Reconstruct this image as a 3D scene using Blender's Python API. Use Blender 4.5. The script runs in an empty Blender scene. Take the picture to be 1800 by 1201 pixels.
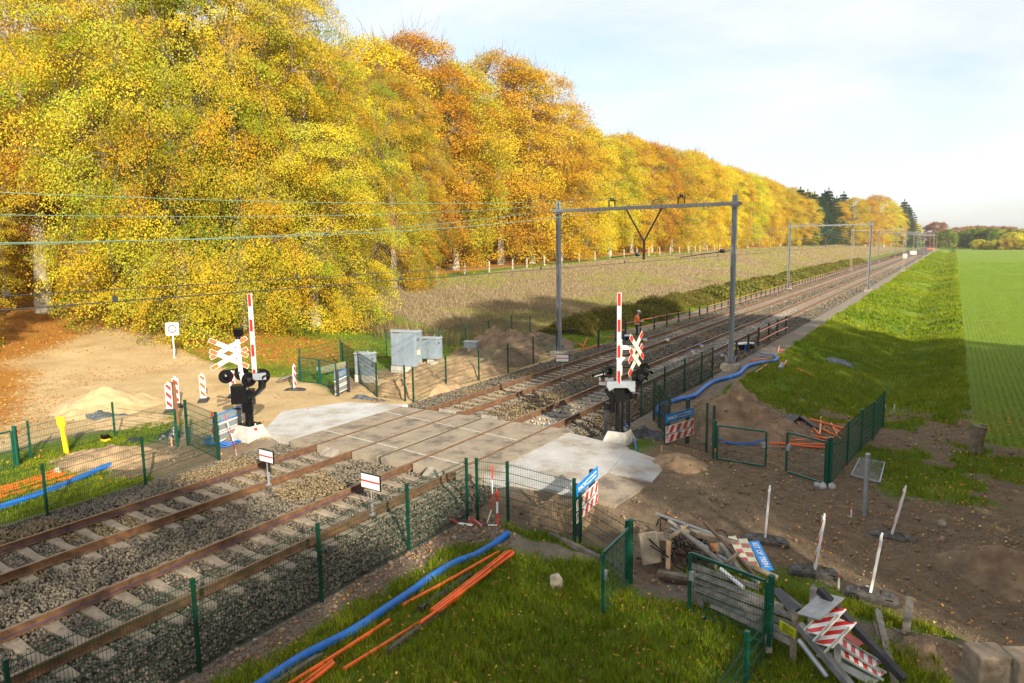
import bpy, math, random
import numpy as np
from mathutils import Vector, Matrix
random.seed(7); rng=np.random.default_rng(7)
sc=bpy.context.scene; COL=sc.collection
# ---------------- camera
CR=np.array([0.85067089,0.52548282,-0.01506092]); CU=np.array([-0.05809647,0.12244536,0.9907734]); CF=np.array([-0.52247854,0.84194711,-0.1346894])
CH=6.0677; FP=1247.8
cd=bpy.data.cameras.new('camera'); cam=bpy.data.objects.new('camera',cd); COL.objects.link(cam)
cam.matrix_world=Matrix(((CR[0],CU[0],-CF[0],0),(CR[1],CU[1],-CF[1],0),(CR[2],CU[2],-CF[2],CH),(0,0,0,1)))
cd.lens=FP/1800*36; cd.clip_start=.1; cd.clip_end=5000; sc.camera=cam
# ---------------- sun and sky
SAZ=math.radians(126); SEL=math.radians(22)
sd=Vector((math.sin(SAZ)*math.cos(SEL),math.cos(SAZ)*math.cos(SEL),math.sin(SEL)))
sl=bpy.data.lights.new('sun','SUN'); sl.energy=5.0; sl.angle=math.radians(.5); sl.color=(1,.90,.74)
so=bpy.data.objects.new('sun',sl); COL.objects.link(so); so.rotation_euler=sd.to_track_quat('Z','Y').to_euler()
w=bpy.data.worlds.new('World'); sc.world=w; w.use_nodes=True
nt=w.node_tree; nt.nodes.clear(); N=nt.nodes.new; Lk=nt.links.new
sky=N('ShaderNodeTexSky'); sky.sky_type='NISHITA'; sky.sun_disc=False; sky.sun_elevation=SEL; sky.sun_rotation=SAZ; sky.dust_density=1.5; sky.air_density=1.0
bg=N('ShaderNodeBackground'); bg.inputs[1].default_value=.12; out=N('ShaderNodeOutputWorld')
tc=N('ShaderNodeTexCoord'); mp=N('ShaderNodeMapping'); mp.inputs['Scale'].default_value=(1.2,1.2,5.5); mp.inputs['Rotation'].default_value=(0.1,0.12,.5)
nz=N('ShaderNodeTexNoise'); nz.inputs['Scale'].default_value=1.7; nz.inputs['Detail'].default_value=7; nz.inputs['Roughness'].default_value=.55; nz.inputs['Distortion'].default_value=.6
rp=N('ShaderNodeValToRGB'); rp.color_ramp.elements[0].position=.34; rp.color_ramp.elements[0].color=(.36,.36,.36,1); rp.color_ramp.elements[1].position=.60; rp.color_ramp.elements[1].color=(.96,.96,.96,1)
mx=N('ShaderNodeMix'); mx.data_type='RGBA'; mx.inputs['B'].default_value=(4.6,4.68,4.85,1)
Lk(tc.outputs['Generated'],mp.inputs[0]); Lk(mp.outputs[0],nz.inputs['Vector']); Lk(nz.outputs[0],rp.inputs[0]); Lk(rp.outputs[0],mx.inputs['Factor']); Lk(sky.outputs[0],mx.inputs['A']); Lk(mx.outputs['Result'],bg.inputs[0]); Lk(bg.outputs[0],out.inputs[0])
sc.view_settings.view_transform='Standard'; sc.view_settings.look='None'; sc.view_settings.exposure=.92; sc.view_settings.gamma=1
sc.render.engine='CYCLES'; sc.cycles.max_bounces=6; sc.cycles.diffuse_bounces=3; sc.cycles.transmission_bounces=4; sc.cycles.transparent_max_bounces=4
sc.cycles.use_denoising=True; sc.cycles.caustics_reflective=False; sc.cycles.caustics_refractive=False
# ---------------- helpers
def sst(a,b,x):
    t=np.clip((x-a)/(b-a),0,1); return t*t*(3-2*t)
def vnoise(x,y,s=1.0,seed=0):
    x=np.asarray(x,float)*s; y=np.asarray(y,float)*s
    xi=np.floor(x); yi=np.floor(y); fx=x-xi; fy=y-yi; fx=fx*fx*(3-2*fx); fy=fy*fy*(3-2*fy)
    def h(a,b):
        v=np.sin(a*127.1+b*311.7+seed*74.7)*43758.5453; return v-np.floor(v)
    return (h(xi,yi)*(1-fx)+h(xi+1,yi)*fx)*(1-fy)+(h(xi,yi+1)*(1-fx)+h(xi+1,yi+1)*fx)*fy
def fbm(x,y,s,seed=0,o=4):
    r=0;a=.5;t=0
    for i in range(o): r=r+a*vnoise(x,y,s*2**i,seed+i);t+=a;a*=.5
    return r/t
def Hh(x,y):
    x=np.asarray(x,float); y=np.asarray(y,float)
    zE=np.interp(y,[-50,5,20,27,60,80,125,200,400,700],[.0,.0,.4,.9,2.2,2.7,3.6,4,3.6,2])
    z=-.38+(zE+.38)*sst(-27,-52,x)+.035*np.clip(-52-x,0,60)
    m=sst(23,36,y)
    xw=x+np.where((x<.6)&(x>-8),1,0)*np.clip((.6-x)*.6,0,1)*((fbm(y*.9,x*.4,.12,81)-.5)*3.2+(fbm(y,x,.5,82)-.5)*.8)
    ditch=np.interp(xw,[-8.6,-7,-4.6,-2.9,-2.0,-.4,.6,400],[0,-.12,-.62,-1.15,-1.15,-.75,-.5,-.7])
    z=z+m*np.interp(x,[-8,-6,-1,.6],[0,1,1,0])*((fbm(x,y,.16,61)-.5)*.9+(fbm(x,y,.7,62)-.5)*.3)
    z=z+np.where(x>-8.6,ditch*m-.06*(1-m)*sst(-8,2,x),0)
    # track bed
    bed=np.interp(x,[-18.9,-18.4,-9.9,-9.5],[0,-.12,-.12,0]); z=z+bed
    # road approaches
    ry=sst(13.6,15.2,y)*sst(22.2,20.4,y)
    z=z+ry*np.interp(x,[-27,-21.5,-18.6,-18.2,-10,-9.8,-7.6,-6.4,-1],[0,.25,.24,.0,.0,.22,.27,.24,0])
    bump=(fbm(x,y,.9,3)-.5)*.13+(fbm(x,y,.22,9)-.5)*.16
    bump=bump*np.where((x>-18.9)&(x<-9.6),.12,np.where((y>14)&(y<21.5)&(x>-22.5)&(x<-6),.1,1.0))
    rut=np.where((x>-9)&(y<32)&(x<9)&(y>10),1,0)*((fbm(x,y,1.7,21)-.5)*.17+(fbm(x*.35+y*.9,x*.9-y*.35,.9,22)-.5)*.10)*sst(9.6,8,-x+0*y)*np.where((y>14.4)&(y<21.2),sst(-6.3,-5.6,x),1)
    wf=sst(-50,-60,x)*(fbm(x,y,.3,5)-.5)*.8
    return z+bump+rut+wf
def ray(px,py): return CR*(px-900)/FP-CU*(py-600.5)/FP+CF
def G(px,py,z=-.38):
    d=ray(px,py); t=(z-CH)/d[2]; return Vector((t*d[0],t*d[1],z))
def GT(px,py,dz=0):
    d=ray(px,py); ts=np.concatenate([np.arange(4,60,.05),np.arange(60,700,.3)])
    P=ts[:,None]*d+np.array([0,0,CH]); b=P[:,2]<Hh(P[:,0],P[:,1])+dz
    i=int(np.argmax(b)) if b.any() else len(ts)-1
    return Vector((P[i,0],P[i,1],P[i,2]))
def onray(px,py,dist):
    d=ray(px,py); return Vector((d[0]*dist,d[1]*dist,CH+d[2]*dist))
def onrayxy(px,py,p):
    d=ray(px,py); t=(p[0]*d[0]+p[1]*d[1])/(d[0]**2+d[1]**2); return CH+t*d[2]
def ground(x,y): return float(Hh(x,y))
# ---------------- materials
MATS={}
def mat(name,c,rough=.8,metal=0,c2=None,scale=6,bump=0,bscale=None,detail=4,coord='Object',stretch=None,spec=.5,emit=None):
    if name in MATS: return MATS[name]
    m=bpy.data.materials.new(name); m.use_nodes=True; t=m.node_tree; b=t.nodes['Principled BSDF']
    b.inputs['Roughness'].default_value=rough; b.inputs['Metallic'].default_value=metal; b.inputs['Specular IOR Level'].default_value=spec
    c2=c2 or tuple(x*.72 for x in c)
    n=t.nodes.new('ShaderNodeTexNoise'); n.inputs['Scale'].default_value=scale; n.inputs['Detail'].default_value=detail; n.inputs['Roughness'].default_value=.62
    tcn=t.nodes.new('ShaderNodeTexCoord'); mpn=t.nodes.new('ShaderNodeMapping'); t.links.new(tcn.outputs[coord],mpn.inputs[0]); t.links.new(mpn.outputs[0],n.inputs['Vector'])
    if stretch: mpn.inputs['Scale'].default_value=stretch
    r=t.nodes.new('ShaderNodeValToRGB'); r.color_ramp.elements[0].position=.36; r.color_ramp.elements[1].position=.66
    r.color_ramp.elements[0].color=(*c2,1); r.color_ramp.elements[1].color=(*c,1)
    t.links.new(n.outputs[0],r.inputs[0]); t.links.new(r.outputs[0],b.inputs['Base Color'])
    if bump:
        bn=t.nodes.new('ShaderNodeBump'); bn.inputs['Strength'].default_value=bump; bn.inputs['Distance'].default_value=.02
        n2=t.nodes.new('ShaderNodeTexNoise'); n2.inputs['Scale'].default_value=bscale or scale*4; n2.inputs['Detail'].default_value=5
        t.links.new(mpn.outputs[0],n2.inputs['Vector']); t.links.new(n2.outputs[0],bn.inputs['Height']); t.links.new(bn.outputs[0],b.inputs['Normal'])
    MATS[name]=m; return m
def colmat(name,rough=.7,trans=0,var=.25,spec=.3):
    m=bpy.data.materials.new(name); m.use_nodes=True; t=m.node_tree; t.nodes.clear()
    o=t.nodes.new('ShaderNodeOutputMaterial'); a=t.nodes.new('ShaderNodeAttribute'); a.attribute_name='col'
    oi=t.nodes.new('ShaderNodeObjectInfo'); hs=t.nodes.new('ShaderNodeHueSaturation')
    mr=t.nodes.new('ShaderNodeMapRange'); mr.inputs[3].default_value=1-var; mr.inputs[4].default_value=1+var*.6
    mh=t.nodes.new('ShaderNodeMapRange'); mh.inputs[3].default_value=.5-.018*(var>0); mh.inputs[4].default_value=.5+.02*(var>0)
    t.links.new(oi.outputs['Random'],mr.inputs[0]); t.links.new(mr.outputs[0],hs.inputs['Value'])
    t.links.new(oi.outputs['Random'],mh.inputs[0]); t.links.new(mh.outputs[0],hs.inputs['Hue']); t.links.new(a.outputs['Color'],hs.inputs['Color'])
    d=t.nodes.new('ShaderNodeBsdfDiffuse'); t.links.new(hs.outputs[0],d.inputs[0]); last=d
    if trans:
        tr=t.nodes.new('ShaderNodeBsdfTranslucent'); t.links.new(hs.outputs[0],tr.inputs[0]); mxx=t.nodes.new('ShaderNodeMixShader'); mxx.inputs[0].default_value=trans
        t.links.new(d.outputs[0],mxx.inputs[1]); t.links.new(tr.outputs[0],mxx.inputs[2]); last=mxx
    if spec and not trans:
        g=t.nodes.new('ShaderNodeBsdfGlossy'); g.inputs['Roughness'].default_value=.45; mxx=t.nodes.new('ShaderNodeMixShader'); mxx.inputs[0].default_value=.04
        t.links.new(last.outputs[0],mxx.inputs[1]); t.links.new(g.outputs[0],mxx.inputs[2]); last=mxx
    t.links.new(last.outputs[0],o.inputs[0]); MATS[name]=m; return m
# ---------------- mesh building
def np_mesh(name,V,F,col=None,mats=(),smooth=False):
    me=bpy.data.meshes.new(name); V=np.asarray(V,np.float32); F=np.asarray(F,np.int32)
    me.vertices.add(len(V)); me.vertices.foreach_set('co',V.ravel())
    k=F.shape[1]; me.loops.add(F.size); me.loops.foreach_set('vertex_index',F.ravel())
    me.polygons.add(len(F)); me.polygons.foreach_set('loop_start',np.arange(0,F.size,k,dtype=np.int32))
    me.update(calc_edges=True)
    if smooth: me.polygons.foreach_set('use_smooth',np.ones(len(F),bool))
    if col is not None:
        c=np.ones((len(V),4),np.float32); c[:,:3]=col; a=me.color_attributes.new('col','FLOAT_COLOR','POINT'); a.data.foreach_set('color',c.ravel())
    for m in mats: me.materials.append(m)
    return me
def link(name,data,parent=None,loc=None):
    o=bpy.data.objects.new(name,data); COL.objects.link(o)
    if parent is not None: o.parent=parent
    if loc is not None: o.location=loc
    return o
def tag(o,label=None,cat=None,group=None,kind=None):
    if label: o['label']=label
    if cat: o['category']=cat
    if group: o['group']=group
    if kind: o['kind']=kind
    return o
def thing(name,label,cat,loc=(0,0,0),rz=0,group=None):
    o=bpy.data.objects.new(name,None); COL.objects.link(o); o.location=loc; o.rotation_euler=(0,0,rz); o.empty_display_size=.2
    return tag(o,label,cat,group)
def copytree(o,loc,rz,label,parent=None):
    c=o.copy(); COL.objects.link(c)
    if parent is None: c.location=loc; c.rotation_euler=(0,0,rz); c['label']=label
    else: c.parent=parent
    for ch in o.children: copytree(ch,None,0,None,c)
    return c
class MB:
    def __init__(s): s.v=[];s.f=[];s.m=[];s.mi=0
    def add(s,vs,fs):
        b=len(s.v); s.v+= [tuple(v) for v in vs]; s.f+=[tuple(b+i for i in f) for f in fs]; s.m+=[s.mi]*len(fs); return s
    def box(s,c,d,M=None):
        x,y,z=d[0]/2,d[1]/2,d[2]/2; vs=[Vector((i*x,j*y,k*z)) for k in(-1,1) for j in(-1,1) for i in(-1,1)]
        if M is not None: vs=[M@v for v in vs]
        return s.add([v+Vector(c) for v in vs],[(0,2,3,1),(4,5,7,6),(0,1,5,4),(2,6,7,3),(0,4,6,2),(1,3,7,5)])
    def bar(s,p0,p1,w,h,up=(0,0,1)):
        p0=Vector(p0);p1=Vector(p1); d=(p1-p0).normalized(); u=Vector(up)
        if abs(d.dot(u))>.97: u=Vector((1,0,0))
        r=d.cross(u).normalized(); u=r.cross(d); vs=[p+r*i*w/2+u*j*h/2 for p in(p0,p1) for j in(-1,1) for i in(-1,1)]
        return s.add(vs,[(0,1,3,2),(4,6,7,5),(0,4,5,1),(2,3,7,6),(0,2,6,4),(1,5,7,3)])
    def tube(s,pts,r,n=8,cap=True,rs=None):
        pts=[Vector(p) for p in pts]; b=len(s.v); vs=[];fs=[]
        pr=None
        for i,p in enumerate(pts):
            d=(pts[min(i+1,len(pts)-1)]-pts[max(i-1,0)]).normalized()
            if pr is None: pr=d.orthogonal().normalized()
            pr=(pr-d*pr.dot(d)).normalized(); q=d.cross(pr); rr=rs[i] if rs else r
            for k in range(n):
                a=2*math.pi*k/n; vs.append(p+(pr*math.cos(a)+q*math.sin(a))*rr)
        for i in range(len(pts)-1):
            for k in range(n): fs.append((i*n+k,i*n+(k+1)%n,(i+1)*n+(k+1)%n,(i+1)*n+k))
        if cap: fs.append(tuple(range(n))[::-1]); fs.append(tuple((len(pts)-1)*n+k for k in range(n)))
        return s.add(vs,fs)
    def lathe(s,c,prof,n=20,M=None):
        vs=[];fs=[]
        for (r,z) in prof:
            for k in range(n):
                a=2*math.pi*k/n; v=Vector((r*math.cos(a),r*math.sin(a),z)); v=M@v if M is not None else v; vs.append(v+Vector(c))
        for i in range(len(prof)-1):
            for k in range(n): fs.append((i*n+k,i*n+(k+1)%n,(i+1)*n+(k+1)%n,(i+1)*n+k))
        fs.append(tuple(range(n))[::-1]); fs.append(tuple((len(prof)-1)*n+k for k in range(n)))
        return s.add(vs,fs)
    def prism(s,poly,p0,ax,ay,th):
        # flat outline poly (u,v) extruded by th along ax x ay
        ax=Vector(ax).normalized(); ay=Vector(ay).normalized(); n=ax.cross(ay).normalized(); k=len(poly)
        vs=[Vector(p0)+ax*u+ay*v+n*q for q in(-th/2,th/2) for (u,v) in poly]
        return s.add(vs,[tuple(range(k))[::-1],tuple(range(k,2*k))]+[(i,(i+1)%k,k+(i+1)%k,k+i) for i in range(k)])
    def build(s,name,mats,parent=None,world=False,smooth=False,bevel=0,loc=None):
        me=bpy.data.meshes.new(name); off=Vector(parent.location) if (world and parent is not None) else Vector((0,0,0))
        if loc is not None: off=Vector(loc)
        me.from_pydata([tuple(Vector(v)-off) for v in s.v],[],s.f); me.update()
        if not isinstance(mats,(list,tuple)): mats=[mats]
        for m in mats: me.materials.append(m)
        me.polygons.foreach_set('material_index',s.m)
        if smooth:
            me.polygons.foreach_set('use_smooth',[True]*len(me.polygons))
            try: me.set_sharp_from_angle(angle=math.radians(40))
            except Exception: pass
        o=link(name,me,parent,loc)
        if bevel:
            b=o.modifiers.new('bevel','BEVEL'); b.width=bevel; b.segments=2; b.limit_method='ANGLE'
        return o
def txt(s,size,M,m,parent=None,name='lettering',space=1.0,ext=.002,shear=0):
    c=bpy.data.curves.new(name,'FONT'); c.body=s; c.size=size; c.extrude=ext; c.space_character=space; c.shear=shear; c.offset=size*.012; c.resolution_u=3
    c.materials.append(m); q=bpy.data.objects.new('t',c); COL.objects.link(q); bpy.context.view_layer.update(); me=bpy.data.meshes.new_from_object(q.evaluated_get(bpy.context.evaluated_depsgraph_get())); bpy.data.objects.remove(q); o=link(name,me,parent); o.matrix_local=M; return o
def frame(o,ax,ay):
    ax=Vector(ax).normalized(); ay=Vector(ay); n=ax.cross(ay).normalized(); ay=n.cross(ax)
    return Matrix(((ax[0],ay[0],n[0],o[0]),(ax[1],ay[1],n[1],o[1]),(ax[2],ay[2],n[2],o[2]),(0,0,0,1)))
# ---------------- common materials
WHITE=mat('white_paint',(.80,.80,.78),.45,c2=(.70,.70,.67),scale=3)
RED=mat('red_paint',(.62,.03,.02),.4,c2=(.50,.025,.02),scale=4)
ORED=mat('orange_red_film',(.80,.13,.02),.4,c2=(.70,.09,.02),scale=4)
BLACK=mat('black_paint',(.006,.006,.007),.28,c2=(.004,.004,.005),spec=.35)
RUBBER=mat('black_rubber',(.05,.05,.05),.8,c2=(.03,.028,.026),scale=9,bump=.3)
DUSTY=mat('dusty_rubber',(.13,.115,.09),.9,c2=(.045,.042,.04),scale=7,bump=.4)
GREEN=mat('green_powder_coat',(.004,.085,.05),.38,c2=(.003,.062,.038),scale=5)
GREEND=mat('dark_green_powder_coat',(.004,.05,.025),.4,c2=(.003,.035,.02),scale=5)
STEEL=mat('galvanised_steel',(.42,.45,.48),.5,.55,c2=(.30,.33,.36),scale=9,detail=6)
GREY=mat('grey_cabinet',(.27,.33,.38),.6,.15,c2=(.19,.24,.28),scale=2.2,detail=6,stretch=(1,1,.5))
PLINTH=mat('plinth_concrete',(.50,.48,.43),.9,c2=(.38,.35,.30),scale=5,bump=.3)
OLDCON=mat('weathered_concrete',(.34,.30,.24),.92,c2=(.20,.17,.13),scale=5,bump=.4)
ORANGE=mat('orange_plastic',(.86,.14,.015),.42,c2=(.74,.10,.012),scale=3)
BLUE=mat('blue_plastic',(.012,.17,.62),.42,c2=(.01,.12,.48),scale=3)
SIGNBLUE=mat('blue_sign',(.0,.24,.70),.4,c2=(.0,.20,.6),scale=3)
POSTB=mat('recycled_plastic_post',(.035,.036,.042),.65,c2=(.022,.022,.026),scale=8,bump=.2)
WOOD=mat('old_wood',(.25,.20,.14),.9,c2=(.12,.095,.065),scale=5,bump=.5,stretch=(1,1,1))
WOODG=mat('grey_weathered_wood',(.25,.23,.19),.9,c2=(.11,.10,.085),scale=6,bump=.5)
YELLOW=mat('yellow_plastic',(.85,.55,.02),.5,c2=(.75,.45,.02))
BARK=mat('beech_bark',(.42,.38,.30),.9,c2=(.22,.20,.15),scale=1.2,bump=.3)
TWIG=mat('twig_bark',(.17,.125,.085),.9,c2=(.10,.075,.055),scale=3)
# ---------------- ground regions
def GP(pts,z=-.38): return np.array([[*G(*p,z)[:2]] for p in pts])
def inpoly(x,y,P,wd=.8):
    x=np.asarray(x,float);y=np.asarray(y,float); ins=np.zeros(x.shape,bool); d=np.full(x.shape,1e9)
    n=len(P)
    for i in range(n):
        x0,y0=P[i];x1,y1=P[(i+1)%n]
        c=((y0>y)!=(y1>y)); ins^=c&(x<(x1-x0)*(y-y0)/(y1-y0+1e-12)+x0)
        L=(x1-x0)**2+(y1-y0)**2+1e-9; t=np.clip(((x-x0)*(x1-x0)+(y-y0)*(y1-y0))/L,0,1)
        d=np.minimum(d,np.hypot(x-x0-t*(x1-x0),y-y0-t*(y1-y0)))
    return np.clip(.5+np.where(ins,d,-d)/wd,0,1)
P_dirtR=GP([(1100,830),(1150,795),(1170,700),(1330,700),(1420,730),(1500,790),(1560,870),(1640,880),(1800,890),(2100,880),(2100,1320),(1700,1125),(1600,1085),(1420,1010),(1290,980),(1190,1010),(1130,1020),(1040,960),(960,935),(820,925),(780,905),(850,880),(1050,880)])
P_grassN=np.array([[-9.0,4],[-9.0,9.0],[-8.9,10.6],[-8.6,12.4],[-7.0,12.6],[-6.1,12.6],[-4.9,12.2],[-4.2,11.6],[-2.8,12.4],[-1.5,12.8],[.2,12.4],[.6,11],[2,9],[2,3]])
P_sandL=GP([(-900,640),(-200,610),(60,585),(150,582),(290,612),(400,640),(520,655),(590,690),(690,660),(760,620),(960,600),(980,640),(900,668),(740,712),(500,770),(420,800),(395,825),(330,770),(310,722),(210,745),(60,775),(-200,830),(-900,900)],-.3)
P_litL=GP([(-900,520),(60,540),(200,560),(480,595),(640,600),(600,640),(420,640),(330,628),(180,600),(60,640),(90,690),(40,730),(-60,760),(-900,700)],-.1)
P_grassL=GP([(310,625),(480,615),(700,590),(960,575),(980,610),(850,600),(760,640),(690,650),(600,650),(560,668),(420,655)],-.3)
P_grassF=np.array([[-24.3,13.6],[-24.6,5],[-24,0],[-18.9,0],[-18.9,12.6],[-19.6,13.1],[-21.3,13.6],[-22.6,14.6]])
P_dirtF=np.array([[-22.6,12.6],[-20.2,10.2],[-18.9,11.6],[-18.7,14.8],[-21.2,14.6],[-23,14]])
P_heapM=np.array([[-24,23],[-18.2,22.2],[-18.3,37],[-21,40],[-24.2,36],[-26,27]])
def masks(x,y):
    x=np.asarray(x,float);y=np.asarray(y,float); o=np.zeros_like(x)
    wob=(fbm(x,y,.5,31)-.5)*1.6
    g=np.zeros_like(x); dirt=o.copy(); sand=o.copy(); lit=o.copy(); dry=o.copy(); crop=o.copy()
    xr=x+wob*.5
    # right side: default grass beyond the path strip
    g=np.where(xr>-8.3,1,0.)*np.where(y>20,1,1)
    g=np.where((x>-9.2)&(xr<-8.9),0,g)
    g=np.where((x<-19.0)&(y<80),np.where(y>15,1,.7),g)
    g=np.where((x<-20.1)&(y>=80),1,g)
    g=np.where((x<-19.2)&(x>-20.4)&(y>46),.15,g)
    dn=np.clip(inpoly(x,y,P_grassN,1.3)+(fbm(x,y,1.4,71)-.5)*.9*(1-np.abs(inpoly(x,y,P_grassN,1.8)*2-1)),0,1); dr=inpoly(x,y,P_dirtR,1.2)
    dirt=np.maximum(dirt,dr*np.where((x>-10),1,0)); g=np.where(x>-10,g*(1-dr*.9),g)
    pt=fbm(x,y,.55,77); near=sst(44,25,y)*np.where((x>-5.5)&(x<8)&(y>17),1,0)
    dirt=np.maximum(dirt,near*sst(.43,.55,pt)*.9); g=g*(1-near*sst(.43,.57,pt)*.8)
    g=np.where((x>-9.4)&(y<13),dn,g); dirt=np.where((x>-9.4)&(y<13)&(dn>.5),0,dirt)
    crop=np.where(x>.95+wob*.06,1,0)*sst(25.5,28.5,y+.15*x+wob)
    g=g*(1-crop); dirt=dirt*(1-crop)
    # left
    sl=inpoly(x,y,P_sandL,1.6); ll=inpoly(x,y,P_litL,3.5); gl=inpoly(x,y,P_grassL,1.5)
    L=(x<-18.6)
    sand=np.where(L,sl,sand); g=np.where(L,g*(1-sl)+gl,g)
    lit=np.where(L,ll*(.45+.55*fbm(x,y,.35,12)),lit)
    gf=inpoly(x,y,P_grassF,.8); df=inpoly(x,y,P_dirtF,.9); hm=inpoly(x,y,P_heapM,1.2)
    g=np.where(L,np.maximum(g,gf),g); sand=np.where(L,sand*(1-gf),sand); g=g*(1-df*.8); dirt=np.maximum(dirt,df*.9); sand=sand*(1-df); 
    dirt=np.where(L,np.maximum(dirt,hm*.8),dirt); g=g*(1-hm)
    woods=sst(-53,-57,x+wob*1.5)*sst(20,30,y)+sst(-46,-56,x)*sst(34,20,y)*sst(-60,5,y); lit=np.maximum(lit,woods)
    fld=sst(-24.5,-26.5,x)*sst(-51.5,-49,x+wob*.4)*sst(38,44,y+.4*(x+30))*sst(700,500,y); dry=fld
    g=np.clip(g*(1-fld)*(1-woods),0,1); sand=sand*(1-woods)
    return dict(g=np.clip(g,0,1),dirt=np.clip(dirt,0,1),sand=np.clip(sand,0,1),lit=np.clip(lit,0,1),dry=np.clip(dry,0,1),crop=np.clip(crop,0,1))
def axis(lo,hi,d,lo2,hi2,gr=1.09):
    a=list(np.arange(lo,hi+1e-6,d)); s=d;p=hi
    while p<hi2: s*=gr;p+=s;a.append(p)
    s=d;p=lo;pre=[]
    while p>lo2: s*=gr;p-=s;pre.append(p)
    return np.array(pre[::-1]+a)
gx=axis(-34,7,.17,-1400,2500); gy=axis(3,44,.17,-300,3500)
X,Y=np.meshgrid(gx,gy); Z=Hh(X,Y)
V=np.stack([X.ravel(),Y.ravel(),Z.ravel()],1); nx,ny=len(gx),len(gy)
ii,jj=np.meshgrid(np.arange(nx-1),np.arange(ny-1)); a=(jj*nx+ii).ravel(); F=np.stack([a,a+1,a+nx+1,a+nx],1)
tm=bpy.data.materials.new('ground'); tm.use_nodes=True; t=tm.node_tree; B=t.nodes['Principled BSDF']; B.inputs['Roughness'].default_value=.95; B.inputs['Specular IOR Level'].default_value=.15
def tn(k,**kw):
    n=t.nodes.new(k)
    for q,v in kw.items():
        if q in n.inputs: n.inputs[q].default_value=v
        else: setattr(n,q,v)
    return n
tcn=tn('ShaderNodeTexCoord')
def noise(scale,detail=4,rough=.6):
    n=tn('ShaderNodeTexNoise',Scale=scale,Detail=detail,Roughness=rough); t.links.new(tcn.outputs['Object'],n.inputs['Vector']); return n.outputs[0]
def ramp(src,stops):
    r=tn('ShaderNodeValToRGB'); e=r.color_ramp.elements
    while len(e)<len(stops): e.new(.5)
    for k,(p,c) in enumerate(stops): e[k].position=p; e[k].color=(*c,1) if len(c)==3 else c
    t.links.new(src,r.inputs[0]); return r.outputs[0]
def mixc(f,a,b):
    m=tn('ShaderNodeMix',data_type='RGBA'); t.links.new(f,m.inputs['Factor']) if not isinstance(f,float) else setattr(m.inputs['Factor'],'default_value',f)
    t.links.new(a,m.inputs['A']); t.links.new(b,m.inputs['B']); return m.outputs['Result']
def math_(op,a,b):
    m=tn('ShaderNodeMath',operation=op)
    for i,q in enumerate((a,b)):
        if isinstance(q,(int,float)): m.inputs[i].default_value=q
        else: t.links.new(q,m.inputs[i])
    return m.outputs[0]
n1=noise(.45,5);n2=noise(3.1,6,.7);n3=noise(19,4,.7);n4=noise(60,3,.7)
edge=math_('ADD',math_('MULTIPLY',math_('SUBTRACT',n2,.5),1.1),math_('MULTIPLY',math_('SUBTRACT',n3,.5),.9))
at1=tn('ShaderNodeAttribute',attribute_name='m1'); at2=tn('ShaderNodeAttribute',attribute_name='m2')
s1=tn('ShaderNodeSeparateColor'); s2=tn('ShaderNodeSeparateColor'); t.links.new(at1.outputs['Color'],s1.inputs[0]); t.links.new(at2.outputs['Color'],s2.inputs[0])
def msk(s):
    mr=tn('ShaderNodeMapRange'); mr.interpolation_type='SMOOTHSTEP'; mr.inputs[1].default_value=.38; mr.inputs[2].default_value=.62
    # keep hard 0 and 1: noise scaled by closeness to the edge
    k=math_('MULTIPLY',math_('MULTIPLY',s,math_('SUBTRACT',1.0,s)),4.0)
    t.links.new(math_('ADD',s,math_('MULTIPLY',edge,math_('ADD',k,.25))),mr.inputs[0]); return mr.outputs[0]
base=mixc(n3,ramp(n2,[(.3,(.21,.175,.125)),(.7,(.34,.285,.21))]),ramp(n4,[(.35,(.11,.09,.07)),(.65,(.42,.36,.28))]))
dirt=mixc(ramp(n4,[(.35,(0,0,0)),(.7,(.6,.6,.6))]),ramp(n2,[(.32,(.155,.108,.065)),(.66,(.31,.228,.142))]),ramp(n3,[(.3,(.21,.15,.095)),(.7,(.38,.30,.20))]))
sand=mixc(ramp(n3,[(.4,(0,0,0)),(.6,(.5,.5,.5))]),ramp(n1,[(.3,(.52,.35,.15)),(.65,(.76,.56,.28))]),ramp(n4,[(.3,(.34,.23,.13)),(.7,(.72,.56,.36))]))
grs=mixc(ramp(n3,[(.35,(0,0,0)),(.7,(.7,.7,.7))]),ramp(n1,[(.3,(.09,.17,.012)),(.5,(.15,.24,.015)),(.7,(.26,.30,.03))]),ramp(n4,[(.3,(.035,.06,.01)),(.7,(.20,.26,.03))]))
lit=mixc(ramp(n3,[(.35,(0,0,0)),(.65,(.8,.8,.8))]),ramp(n2,[(.3,(.30,.12,.03)),(.7,(.52,.25,.05))]),ramp(n4,[(.35,(.16,.07,.02)),(.6,(.70,.33,.05))]))
dry=mixc(ramp(n3,[(.3,(0,0,0)),(.7,(.6,.6,.6))]),ramp(n1,[(.36,(.22,.24,.035)),(.47,(.29,.21,.115)),(.7,(.27,.185,.115))]),ramp(n4,[(.3,(.13,.09,.05)),(.7,(.36,.28,.17))]))
wv=tn('ShaderNodeTexWave',Scale=1.3,Distortion=1.5,Detail=3.0); wv.wave_type='BANDS'; wv.bands_direction='X'
wm=tn('ShaderNodeMapping'); wm.inputs['Rotation'].default_value=(0,0,-.03); t.links.new(tcn.outputs['Object'],wm.inputs[0]); wm.inputs['Scale'].default_value=(1,.12,1); t.links.new(wm.outputs[0],wv.inputs['Vector'])
crp=mixc(ramp(math_('ADD',wv.outputs[0],math_('MULTIPLY',math_('SUBTRACT',n1,.45),1.2)),[(.05,(.6,.6,.6)),(.5,(0,0,0))]),ramp(n2,[(.3,(.15,.24,.015)),(.7,(.22,.31,.02))]),ramp(n4,[(.3,(.10,.12,.03)),(.7,(.19,.21,.05))]))
c=base
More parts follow.
